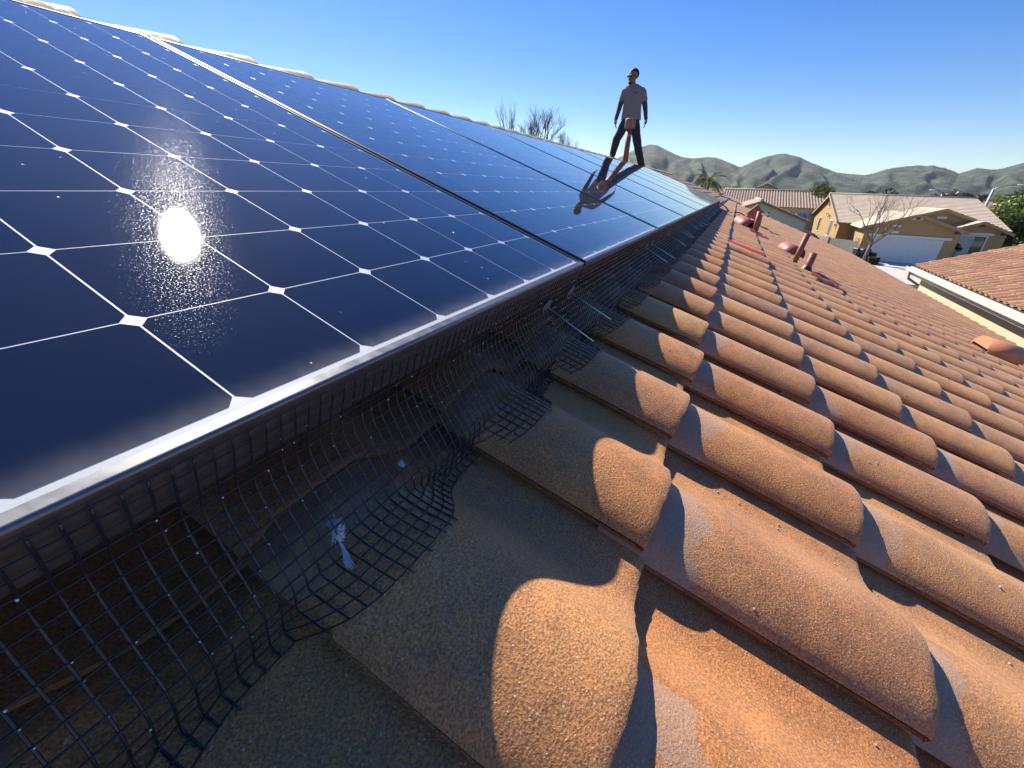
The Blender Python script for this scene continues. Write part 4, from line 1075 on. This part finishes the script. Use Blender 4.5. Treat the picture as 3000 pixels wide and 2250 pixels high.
def side_neighbour():
    t = thing('side_neighbour_house', 'cream house next door with multicoloured clay tile roof and white gutter', 'house', (0, 0, 0))
    X0, Yv, Ze = 18.4, -6.03, -1.88            # far lower corner of the roof
    nr = 16; rise = nr * TE
    ey = Vector((0, -CT, ST)); top = Vector((X0, Yv, Ze)) + ey * rise
    d = MB(); a = Vector((X0, Yv + .02, Ze - .02)); b = Vector((3.0, Yv + .02, Ze - .02))
    d.add([a, b, b + ey * rise, a + ey * rise] + [p + Vector((0, 0, -.08)) for p in (a, b, b + ey * rise, a + ey * rise)], [(0, 1, 2, 3), (7, 6, 5, 4), (0, 4, 5, 1), (0, 3, 7, 4), (2, 6, 7, 3)])
    d.add([a + ey * rise, b + ey * rise, b + ey * rise + Vector((0, -CT, -ST)) * rise, a + ey * rise + Vector((0, -CT, -ST)) * rise], [(0, 1, 2, 3)])
    roof = d.build('roof', m_felt, t)
    hi = [tile_mesh('clay_tile', m_tile_r, 22, (0, .004, .1, .38), s, .001, .165) for s in (31, 32, 33)]
    for m in hi:                               # a rounder, higher barrel than on the near roof
        for v in m.vertices: v.co.z = v.co.z * 1.35 - .002
    lo = hi[0]
    tiled(roof, (X0, Yv, Ze), (-1, 0, 0), ey, [(c, r) for r in range(nr) for c in range(0, 54)], hi, lo, TU, TE, 300, jitter=.007)
    w = MB(); yw = Yv - .18; w.prism([(yw, GZ), (yw, Ze - .05), (top.y, top.z - .3), (top.y - 5, GZ + 1.5), (top.y - 5, GZ)], 'x', 2.2, X0 - .45); w.build('wall', m_stucco_cream, t)
    f = MB(); f.box(2.0, X0 + .02, Yv + .021, Yv + .055, Ze - .27, Ze - .03); f.build('fascia', m_trim, t)
    g = MB(); gp = [(Yv + .056, Ze - .03), (Yv + .056, Ze - .15), (Yv + .10, Ze - .17), (Yv + .165, Ze - .15), (Yv + .185, Ze - .03), (Yv + .17, Ze - .03), (Yv + .155, Ze - .135), (Yv + .10, Ze - .15), (Yv + .068, Ze - .135), (Yv + .068, Ze - .03)]
    g.prism(gp, 'x', 2.0, X0 + .05); gu = g.build('gutter', m_trim, t)
    for k in range(12):
        x = X0 - .4 - k * 1.1; s = MB(); s.box(x, x + .03, Yv + .057, Yv + .184, Ze - .034, Ze - .026); s.build('gutter_strap', m_trim, gu)
    s = MB(); s.box(2.0, X0, yw + .001, Yv + .02, Ze - .28, Ze - .26); s.build('soffit', m_trim_tan, t)
    bb = MB(); bb.add([a + Vector((.03, 0, -.02)), a + ey * rise + Vector((.03, 0, -.02)), a + ey * rise + Vector((.03, 0, -.22)), a + Vector((.03, 0, -.22))], [(0, 1, 2, 3)]); bb.build('barge_board', m_trim, t)
    dp = MB(); dp.tube([(X0 - .25, Yv + .12, Ze - .16), (X0 - .25, Yv + .10, Ze - .38), (X0 - .42, Yv - .3, Ze - .62), (X0 - .42, yw + .06, Ze - .75), (X0 - .42, yw + .06, GZ)], .038, 8); dp.build('downpipe', m_trim_tan, t)
    v = MB(); v.box(11.7, 12.0, yw, yw + .16, -3.05, -2.8); v.build('wall_vent', m_trim, t)
    v = MB(); v.box(11.35, 11.68, yw, yw + .14, -3.1, -2.85); v.build('meter_box', m_rust, t)
def cream_house():
    t = thing('cream_tiled_house', 'pale cream house with beige barrel-tile roof and two front gables', 'house', (0, 0, 0))
    c, s = math.cos(R_(17.5)), math.sin(R_(17.5)); ey = Vector((c, 0, s))
    hi = [tile_mesh('beige_tile', m_tile_l, 12, (0, .004, .38), q, .001, .165) for q in (41, 42)]
    for m in hi:
        for v in m.vertices: v.co.z = v.co.z * 1.6
    PT = .34; EX = .36
    X0, Ya, Yb, Ze = 69.5, 1.7, -11.2, -1.52
    nr = 18; nc = int((Ya - Yb) / PT); rise = nr * EX
    d = MB(); a, b = Vector((X0, Ya, Ze - .02)), Vector((X0, Yb, Ze - .02)); up_ = ey * rise; mirror = Vector((c, 0, -s)) * rise
    d.add([a, b, b + up_, a + up_, b + up_ + mirror, a + up_ + mirror], [(0, 1, 2, 3), (3, 2, 4, 5)]); roof = d.build('roof', m_flat_tile, t)
    for m in hi:
        m.transform(Matrix.Diagonal((PT / TU, EX / TE, 1, 1)))
    tiled(roof, (X0, Ya, Ze), (0, -1, 0), ey, [(q, r) for r in range(nr) for q in range(nc)], hi, hi[0], PT, EX, 300, jitter=.004)
    rc = MB(); tp = a + up_; rc.tube([(tp.x, Ya, tp.z + .1), (tp.x, Yb, tp.z + .1)], .13, 8); rc.build('ridge', m_flat_tile, t, True)
    w = MB(); w.box(X0 + .5, X0 + 11, Yb + .3, Ya - .2, GZ, Ze - .05); w.prism([(X0 + .5, Ze - .05), (X0 + 11, Ze - .05), (tp.x, tp.z - .2)], 'y', Yb + .3, Ya - .2); w.build('wall', m_stucco_pale, t)
    window(t, 'x-', X0 + .5, -7.5, -6.1, -2.6, -2.0, 2, m_trim)
    def gable(xf, xb, ym, half, zp, lab, tiles):
        sl = math.tan(R_(20)); ze = zp - half * sl
        w = MB(); w.prism([(ym - half + .25, GZ), (ym + half - .25, GZ), (ym + half - .25, ze - .02), (ym, zp - .18), (ym - half + .25, ze - .02)], 'x', xf, xb - .2); w.build('gable_wall', m_stucco_pale, t)
        d = MB()
        for sg in (-1, 1):
            p = [Vector((xf - .3, ym + sg * half, ze)), Vector((xb, ym + sg * half, ze)), Vector((xb, ym, zp)), Vector((xf - .3, ym, zp))]
            d.add(p + [q - Vector((0, 0, .16)) for q in p], [(0, 1, 2, 3), (7, 6, 5, 4), (0, 3, 7, 4), (0, 4, 5, 1)])
        r = d.build('gable_roof', m_soffit, t)
        ncol = int((xb - xf + .3) / PT); nrow = int(half / math.cos(R_(20)) / EX)
        e2 = Vector((0, math.cos(R_(20)), math.sin(R_(20))))
        tiled(r, (xf - .3, ym - half, ze + .01), (1, 0, 0), e2, [(q, k) for q in range(ncol) for k in range(nrow)], hi, hi[0], PT, EX, tiles, jitter=.004)
        e3 = Vector((0, -math.cos(R_(20)), math.sin(R_(20))))
        tiled(r, (xb, ym + half, ze + .01), (-1, 0, 0), e3, [(q, k) for q in range(ncol) for k in range(nrow)], hi, hi[0], PT, EX, tiles, jitter=.004)
        rc = MB(); rc.tube([(xf - .32, ym, zp + .1), (xb, ym, zp + .1)], .12, 8); rc.build('gable_ridge', m_flat_tile, t, True)
    gable(55, 70, 1.65, 2.9, -.22, 'left', 120)
    gable(50, 66, -2.45, 4.4, -.60, 'right', 120)
    # dish aerial on the right-hand side
    di = thing('satellite_dish', 'grey satellite dish beside the cream house', 'satellite dish', (52.5, -6.3, -1.95), (0, R_(-55), R_(20)))
    m = MB(); m.lathe([(.001, 0), (.25, .03), (.42, .09), (.52, .15), (.50, .15), (.40, .08), (.001, .02)], 24); m.build('dish', m_grey, di, True)
    m = MB(); m.tube([(0, 0, -.02), (.1, 0, -.25), (.05, 0, -.6)], .03, 8); m.tube([(.5, 0, .15), (.2, 0, .55)], .015, 6); m.build('arm', m_grey, di)
    m = MB(); m.box(-.08, .08, -.08, .08, -1.3, -.5); m.build('mast', m_grey, di)
def far_house(label, x, y, w, dpt, ze, zp, mat_w, mat_r, axis='y', win=True, name='far_house'):
    t = thing(name, label, 'house', (x, y, GZ)); ze -= GZ; zp -= GZ
    b = MB()
    if axis == 'x':
        b.prism([(-w / 2, 0), (w / 2, 0), (w / 2, ze), (0, zp - .15), (-w / 2, ze)], 'x', 0, dpt); b.build('wall', mat_w, t)
        for sg in (-1, 1):
            a = (-.4, sg * (w / 2 + .4), ze - .15); bb = (dpt + .4, sg * (w / 2 + .4), ze - .15); c_ = (dpt + .4, 0, zp); d_ = (-.4, 0, zp)
            stepped_roof(*((a, bb, c_, d_) if sg < 0 else (bb, a, d_, c_)), 10).build('roof', mat_r, t)
        if win: window(t, 'x-', 0, -w * .12, w * .12, ze - .75 + (zp - ze) * .42, ze + (zp - ze) * .42, 2)
    else:
        b.box(0, dpt, -w / 2, w / 2, 0, ze); b.prism([(0, ze), (dpt, ze), (dpt / 2, zp - .15)], 'y', -w / 2, w / 2); b.build('wall', mat_w, t)
        stepped_roof((-.4, w / 2 + .4, ze - .15), (-.4, -w / 2 - .4, ze - .15), (dpt / 2, -w / 2 - .4, zp), (dpt / 2, w / 2 + .4, zp), 12).build('roof', mat_r, t)
        stepped_roof((dpt + .4, -w / 2 - .4, ze - .15), (dpt + .4, w / 2 + .4, ze - .15), (dpt / 2, w / 2 + .4, zp), (dpt / 2, -w / 2 - .4, zp), 12).build('roof', mat_r, t)
        if win:
            for k in (-.3, .15): window(t, 'x-', 0, w * k, w * k + 1.3, 1.0, 2.2, 2)
garage_house(); side_neighbour(); cream_house()
far_house('tan two-storey house with white attic window behind the cream house', 92, -4.4, 10.5, 12, -.55, 1.62, m_stucco_tan, m_flat_tile, 'x')
far_house('low house with pinkish roof at the foot of the palm', 82, 7.0, 17, 11, -1.9, .62, m_stucco_tan, m_flat_tile2)
far_house('house with reddish roof ridge just above the cream house', 100, -12.5, 12, 10, -1.7, .30, m_stucco_cream, m_tile_plain if 'm_tile_plain' in globals() else m_flat_tile2)
far_house('far house with pinkish roof between the green bush and the bare tree', 128, -27, 18, 12, -2.0, .05, m_stucco_cream, m_flat_tile2)
far_house('far house with brown roof left of the tall street lamp', 125, -41, 20, 12, -2.0, -.1, m_stucco_tan, m_flat_tile2)

# ------------------------------------------------------------------ street, drive, fences
def street():
    m = MB(); m.box(36.0, 47.95, -17.2, -9.9, GZ - .1, GZ + .012); tag(m.build('driveway', m_concrete), kind='structure')
    for x in (39.9, 43.9):
        pass
    m = MB(); m.box(27.5, 36.0, -60, 20, GZ - .2, GZ + .004); tag(m.build('road', m_asphalt), kind='structure')
    m = MB(); m.box(20, 27.5, -60, 20, GZ - .1, GZ + .12); tag(m.build('pavement', m_concrete), kind='structure')
    t = NT('lawn'); p = t.geo(); c = t.mix(t.noise(p, 1.5, 5), (0.05, 0.09, 0.018), (0.10, 0.15, 0.03))
    ml = t.done(t.pbsdf(Base__Color=c, Roughness=.9))
    m = MB(); m.box(62, 96, -48, -24.5, GZ - .1, GZ + .05); tag(m.build('lawn', ml), kind='structure')
    m = MB(); m.box(58, 61.6, -48, -23.6, GZ - .1, GZ + .06); tag(m.build('garden_path', m_concrete), kind='structure')
    # white vinyl fence and tan gate between the two houses
    t = thing('vinyl_fence', 'white vinyl panel fence between the cream house and the garage house', 'fence', (0, 0, 0))
    a, b = Vector((62, -7.35, 0)), Vector((53.4, -8.0, 0)); n = 6
    for k in range(n):
        p, q = a.lerp(b, k / n), a.lerp(b, (k + 1) / n); d = (q - p).normalized(); nn = Vector((-d.y, d.x, 0)) * .03
        m = MB(); p2 = p + d * .07; q2 = q - d * .07
        m.add([p2 + nn + Vector((0, 0, GZ)), q2 + nn + Vector((0, 0, GZ)), q2 + nn + Vector((0, 0, -3.42)), p2 + nn + Vector((0, 0, -3.42)), p2 - nn + Vector((0, 0, GZ)), q2 - nn + Vector((0, 0, GZ)), q2 - nn + Vector((0, 0, -3.42)), p2 - nn + Vector((0, 0, -3.42))],
              [(0, 1, 2, 3), (7, 6, 5, 4), (3, 2, 6, 7), (1, 5, 6, 2), (0, 3, 7, 4)]); m.build('fence_panel', m_vinyl, t)
        m = MB(); m.box(p.x - .065, p.x + .065, p.y - .065, p.y + .065, GZ, -3.36); m.build('post', m_vinyl, t)
    t = thing('tan_gate', 'tan side gate and fence against the sunny wall of the garage house', 'gate', (0, 0, 0))
    for k in range(2):
        x0, y0, x1, y1 = (53.2, -8.05, 50.6, -8.9) if k == 0 else (50.5, -8.93, 48.2, -10.75)
        d = (Vector((x1, y1, 0)) - Vector((x0, y0, 0))); nn = Vector((-d.y, d.x, 0)).normalized() * .03
        m = MB(); P = [Vector((x0, y0, GZ)), Vector((x1, y1, GZ)), Vector((x1, y1, -3.5)), Vector((x0, y0, -3.5))]
        m.add([q + nn for q in P] + [q - nn for q in P], [(0, 1, 2, 3), (7, 6, 5, 4), (3, 2, 6, 7), (1, 5, 6, 2), (0, 3, 7, 4)]); m.build('gate_leaf', m_fence, t)
        m = MB(); m.box(x0 - .06, x0 + .06, y0 - .06, y0 + .06, GZ, -3.42); m.build('post', m_fence, t)
    for k, (x, y, lab) in enumerate(((46.9, -10.75, 'dark blue wheeled bin by the garage corner, the left one'), (46.5, -11.05, 'dark blue wheeled bin by the garage corner, nearer the bare tree'))):
        t = thing('wheeled_bin', lab, 'bin', (x, y, GZ), (0, 0, .3), 'bins by the garage')
        m = MB(); m.add([(-.25, -.28, .08), (.25, -.28, .08), (.25, .28, .08), (-.25, .28, .08), (-.3, -.34, 1.0), (.3, -.34, 1.0), (.3, .34, 1.0), (-.3, .34, 1.0)], [(0, 3, 2, 1), (0, 1, 5, 4), (1, 2, 6, 5), (2, 3, 7, 6), (3, 0, 4, 7)]); m.build('body', m_plastic_blue, t)
        m = MB(); m.prism([(-.36, 1.0), (.36, 1.0), (.3, 1.08), (-.3, 1.10)], 'x', -.32, .32); m.build('lid', m_plastic_blue, t)
        for s in (-1, 1):
            m = MB(); m.tube([(s * .27, .25, .1), (s * .33, .25, .1)], .1, 12); m.build('wheel', m_black, t)
street()

def street_lamp(label, x, y, h, arm, ah, dirx, diry):
    t = thing('street_lamp', label, 'street lamp', (x, y, GZ), group='street lamps'); H = h - GZ
    m = MB(); m.tube([(0, 0, 0), (0, 0, H)], [.16, .11], 10); m.build('pole', m_pole, t, True)
    m = MB(); m.tube([(0, 0, H - .05), (dirx * arm * .35, diry * arm * .35, H + ah * .6), (dirx * arm * .75, diry * arm * .75, H + ah * .95), (dirx * arm, diry * arm, H + ah)], [.07, .055, .05, .045], 8); m.build('arm', m_pole, t, True)
    m = MB(); m.ball((dirx * (arm + .35), diry * (arm + .35), H + ah), (.13 + .22 * abs(dirx), .13 + .22 * abs(diry), .07), 12, 6); m.build('lamp_head', m_vinyl, t, True)
street_lamp('tall grey street lamp right of the garage house', 70, -25.85, 1.32, 1.9, .45, .2, -.97)
street_lamp('distant street lamp above the roof of the garage house', 80, -24.7, .75, 1.0, .4, -.2, .97)

# ------------------------------------------------------------------ trees and plants
def leaves(me_name, pts, size, mat, parent, seed, name='crown', lobes=None, flat=False):
    rg = random.Random(seed); V = []; F = []; T = []
    for p, nrm, tone in pts:
        s = size * rg.uniform(.6, 1.35)
        d = (nrm + Vector((rg.uniform(-1, 1), rg.uniform(-1, 1), rg.uniform(-1, 1))) * .8).normalized(); x = d.orthogonal().normalized()
        x = Matrix.Rotation(rg.uniform(0, 2 * PI), 3, d) @ x; y = d.cross(x); b = len(V)
        V += [p + x * s, p + y * s * .55, p - x * s, p - y * s * .55]; F.append((b, b + 1, b + 2, b + 3)); T += [max(0, min(1, tone + rg.uniform(-.35, .35)))] * 4
    me = bpy.data.meshes.new(me_name); me.from_pydata(V, [], F); me.materials.append(mat)
    at = me.attributes.new('tone', 'FLOAT', 'POINT'); at.data.foreach_set('value', T); me.update()
    return link(name, me, parent)
def crown_points(c, r, n, seed, clumps=26):
    rg = random.Random(seed); out = []; cl = []
    for k in range(clumps):
        d = Vector((rg.gauss(0, 1), rg.gauss(0, 1), rg.gauss(0, 1))).normalized(); q = rg.uniform(.45, .95)
        cl.append((Vector((d.x * r[0] * q, d.y * r[1] * q, d.z * r[2] * q)), rg.uniform(.22, .42), rg.random()))
    for k in range(n):
        o, s, tn = cl[rg.randrange(clumps)]; d = Vector((rg.gauss(0, 1), rg.gauss(0, 1), rg.gauss(0, 1))).normalized(); w = rg.uniform(.55, 1) ** .5
        p = Vector(c) + o + Vector((d.x * r[0], d.y * r[1], d.z * r[2])) * s * w
        out.append((p, d, tn))
    return out
def branches(mb, p, d, L, r, depth, rg, spread=.5, up=.25, maxd=5, kids=(2, 3), tips=None, sides=5):
    p = Vector(p); d = d.normalized(); n = 4; pts = [p]; rad = [r]; q = p.copy(); dd = d.copy()
    for i in range(n):
        dd = (dd + Vector((rg.uniform(-1, 1), rg.uniform(-1, 1), rg.uniform(-1, 1))) * .12 + Vector((0, 0, up * .12))).normalized()
        q = q + dd * L / n; pts.append(q.copy()); rad.append(r * (1 - .38 * (i + 1) / n))
    mb.tube(pts, rad, sides if depth < 2 else 3, depth == 0)
    if depth >= maxd:
        if tips is not None: tips.append(q)
        return
    for k in range(rg.randint(*kids) + (1 if depth == 0 else 0)):
        s = rg.choice((2, 3, 4, 4)); a = pts[s]
        x = dd.orthogonal().normalized(); x = Matrix.Rotation(rg.uniform(0, 2 * PI), 3, dd) @ x
        nd = (dd + x * rg.uniform(.5, 1.2) * spread + Vector((0, 0, up))).normalized()
        branches(mb, a, nd, L * rg.uniform(.62, .86), rad[s] * .72, depth + 1, rg, spread, up, maxd, kids, tips, sides)
def bare_tree(label, base, H, seed, spread=.55, up=.35, r=.12, maxd=5, trunk=.3, lean=(0, 0), mat=None, group=None, kids=(2, 3), blen=.30):
    mat = mat or m_bark
    t = thing('bare_tree', label, 'tree', base, group=group); rg = random.Random(seed)
    m = MB(); lean = Vector((lean[0], lean[1], 0)); top = Vector((0, 0, H * trunk)) + lean * H * trunk
    m.tube([(0, 0, -.2), top * .5 + Vector((.02 * H * rg.uniform(-1, 1), 0, 0)), top], [r * 1.25, r, r * .85], 9); m.build('trunk', mat, t, True)
    b = MB()
    n = 5
    for k in range(n):
        a = 2 * PI * k / n + rg.uniform(-.4, .4); d = Vector((math.cos(a) * spread, math.sin(a) * spread, 1.0 * rg.uniform(.75, 1.2))) + lean * 1.5
        branches(b, top - Vector((0, 0, .03 * H * rg.random())), d, H * blen * rg.uniform(.85, 1.15), r * .55, 1, rg, spread, up, maxd, kids)
    b.build('crown', mat, t)
    return t
def leafy_tree(label, base, cz, rad, n, size, mat, seed, group=None, name='leafy_tree', clumps=26, tr=.14):
    t = thing(name, label, 'tree', base, group=group)
    m = MB(); m.tube([(0, 0, -.2), (.1, 0, cz * .5), (0, .1, cz)], [tr * 1.3, tr, tr * .6], 8)
    rg = random.Random(seed)
    for k in range(5):
        d = Vector((rg.uniform(-1, 1), rg.uniform(-1, 1), rg.uniform(.2, 1))); m.tube([(0, .05, cz * .7), Vector((0, 0, cz)) + Vector((d.x * rad[0], d.y * rad[1], d.z * rad[2])) * .6], [tr * .5, tr * .15], 5)
    m.build('trunk', m_bark, t)
    leaves('crown', crown_points((0, 0, cz), rad, n, seed, clumps), size, mat, t, seed)
    return t
bare_tree('bare grey tree in front of the white garage door', (45.6, -11.0, GZ), 6.3, 4, .62, .20, .14, 6, .24, (.05, -.06), kids=(2, 3))
bare_tree('slim bare tree behind the ridge, left of the pair', (30, 15.1, GZ), 8.2, 5, .34, .40, .12, 5, .88, kids=(2, 3), blen=.13, mat=m_bark_d, group='bare trees behind the ridge')
bare_tree('broad bare tree behind the ridge, nearer the man', (30, 12.7, GZ), 8.2, 16, .62, .30, .14, 5, .85, mat=m_bark_d, group='bare trees behind the ridge', kids=(3, 4), blen=.125)
bare_tree('low bare treetop just above the panels behind the broad bare tree', (32, 11.3, GZ), 7.0, 12, .36, .36, .10, 5, .88, kids=(2, 4), blen=.12, mat=m_bark_d, group='bare trees behind the ridge')
leafy_tree('round green tree behind the roof of the garage house', (75, -10.45, GZ), 5.35, (1.5, 1.5, 1.0), 2600, .10, m_leaf, 21)
leafy_tree('large pale green tree at the right edge', (60, -25.2, GZ), 3.5, (3.6, 3.6, 2.7), 11000, .15, m_leaf, 22, clumps=60, tr=.22)
leafy_tree('dark spreading tree beyond the roof of the garage house', (112, -38.9, GZ), 5.4, (2.3, 2.3, 1.0), 2200, .16, m_leaf_d, 23)
leafy_tree('small dark tree left of the dark spreading tree', (118, -37.6, GZ), 5.0, (1.2, 1.2, .7), 900, .15, m_leaf_d, 24)
for k, (x, y, z, rr, lab) in enumerate(((115, -24, .9, 1.7, 'pale scrubby tree right behind the crown of the bare tree'), (118, -27.5, .6, 1.5, 'low scrubby tree above the middle of the garage house roof'), (120, -31, .35, 1.8, 'low scrubby tree near the distant street lamp'),
                                  (110, -16.5, .7, 1.6, 'scrubby tree just left of the bare tree crown'), (96, 1.2, 1.0, 1.5, 'brownish scrubby tree between the palm and the attic window'), (98, 13, .6, 2.0, 'scrubby tree left of the palm'), (60, 10.5, 1.9, 1.5, 'yellowish tree beyond the ridge by the legs of the man'), (62, 8.2, 1.2, 1.4, 'low yellowish tree beyond the ridge below the hill'))):
    leafy_tree(lab, (x, y, GZ), z - GZ - rr * .5, (rr, rr, rr * .75), 900, .13, m_hedge if k in (0, 2, 6, 7) else m_leaf_d, 40 + k, 'scrubby trees in the middle distance', 'scrubby_tree', 12)
# background trees that close off the valley floor
rgb = random.Random(77)
for k in range(46):
    a = R_(rgb.uniform(-24, 16)); d = rgb.uniform(150, 420); r = rgb.uniform(2.2, 4.5)
    leafy_tree('distant dark tree on the valley floor below the hills', (d * math.cos(a), d * math.sin(a), GZ), r * .8 + rgb.uniform(.5, 2.0), (r, r, r * .7), 260, .45, m_leaf_d if rgb.random() < .7 else m_hedge, 100 + k, 'distant trees on the valley floor', 'distant_tree', 8)
def palm():
    t = thing('palm_tree', 'palm tree beyond the far end of the solar panels', 'palm tree', (60, 3.2, GZ)); rg = random.Random(9); H = 6.2
    m = MB(); m.tube([(0, 0, 0), (.08, .05, H * .5), (0, 0, H)], [.2, .16, .15], 10); m.build('trunk', m_bark, t, True)
    for k in range(24):
        a = 2 * PI * k / 24 + rg.uniform(-.12, .12); el = rg.uniform(-.15, 1.25); L = rg.uniform(2.0, 2.7)
        d = Vector((math.cos(a) * math.cos(el), math.sin(a) * math.cos(el), math.sin(el))); pts = []; p = Vector((0, 0, H)); n = 9
        for i in range(n + 1):
            pts.append(p.copy()); d = (d + Vector((0, 0, -.17))).normalized(); p = p + d * L / n
        V = []; F = []; T = []
        for i in range(1, n):
            ax = (pts[i + 1] - pts[i - 1]).normalized(); sd = ax.cross(Vector((0, 0, 1))).normalized()
            for sg in (-1, 1):
                for q in range(3):
                    b = pts[i].lerp(pts[i + 1], q / 3); l = .46 * math.sin(PI * (i + q / 3 + .6) / (n + 1.6)) + .08
                    tip = b + sd * sg * l * .85 + ax * l * .5 - Vector((0, 0, l * rg.uniform(.25, .6))); w = ax * .035; o = len(V)
                    V += [b - w, b + w, tip]; F.append((o, o + 1, o + 2)); T += [rg.random()] * 3
        b = MB(); b.tube(pts, [.03 - .0025 * i for i in range(n + 1)], 4); o = len(V)
        V += b.v; F += [tuple(i + o for i in f) for f in b.f]; T += [.6] * len(b.v)
        me = bpy.data.meshes.new('frond'); me.from_pydata([tuple(v) for v in V], [], F); me.materials.append(m_palm)
        at = me.attributes.new('tone', 'FLOAT', 'POINT'); at.data.foreach_set('value', T); me.update(); link('frond', me, t)
palm()
def hedge(label, x0, x1, y0, y1, h, seed):
    rg = random.Random(seed); pts = []
    t = thing('hedge', label, 'hedge', ((x0 + x1) / 2, (y0 + y1) / 2, GZ)); w, d = (x1 - x0) / 2, (y1 - y0) / 2
    for k in range(1800):
        p = Vector((rg.uniform(-w, w), rg.uniform(-d, d), rg.uniform(.05, h))); ax = rg.randrange(3)
        if ax == 0: p.x = rg.choice((-w, w)) * rg.uniform(.85, 1.06)
        elif ax == 1: p.y = rg.choice((-d, d)) * rg.uniform(.85, 1.06)
        else: p.z = h * rg.uniform(.85, 1.05)
        pts.append((p, Vector((0, 0, 1)), rg.random()))
    leaves('foliage', pts, .06, m_hedge, t, seed, 'foliage')
    m = MB(); m.box(-w * .9, w * .9, -d * .9, d * .9, 0, h * .88); m.build('core', m_leaf_d, t)
hedge('clipped hedge behind the foot of the bare tree', 46.2, 47.0, -11.9, -10.5, .8, 61)
hedge('small round shrub at the foot of the bare tree', 45.0, 45.7, -11.9, -11.2, .55, 62)
def topiary():
    t = thing('potted_topiary', 'dark round topiary in a terracotta pot by the glazed door', 'potted plant', (48.8, -17.6, GZ))
    m = MB(); m.lathe([(.28, 0), (.38, .5), (.42, .55), (.36, .55)], 16); m.build('pot', m_terra, t, True)
    m = MB(); m.tube([(0, 0, .5), (0, 0, 1.2)], .04, 6); m.build('stem', m_bark, t)
    leaves('foliage', crown_points((0, 0, 1.45), (.5, .5, .35), 900, 71, 10), .06, m_leaf_d, t, 71, 'foliage')
topiary()

# ------------------------------------------------------------------ air between here and the hills
def haze():
    t = NT('valley_haze'); v = t.n('ShaderNodeVolumePrincipled', Color=(0.82, 0.90, 1.0), Density=0.00010, Anisotropy=0.2)
    t.t.links.new(v.outputs[0], t.out.inputs['Volume'])
    m = MB(); m.box(-5300, 5300, -5300, 5300, GZ - 4.5, GZ + 175); o = m.build('haze', t.mat); tag(o, 'thin bluish haze in front of the distant hills', 'haze', kind='stuff')
haze()
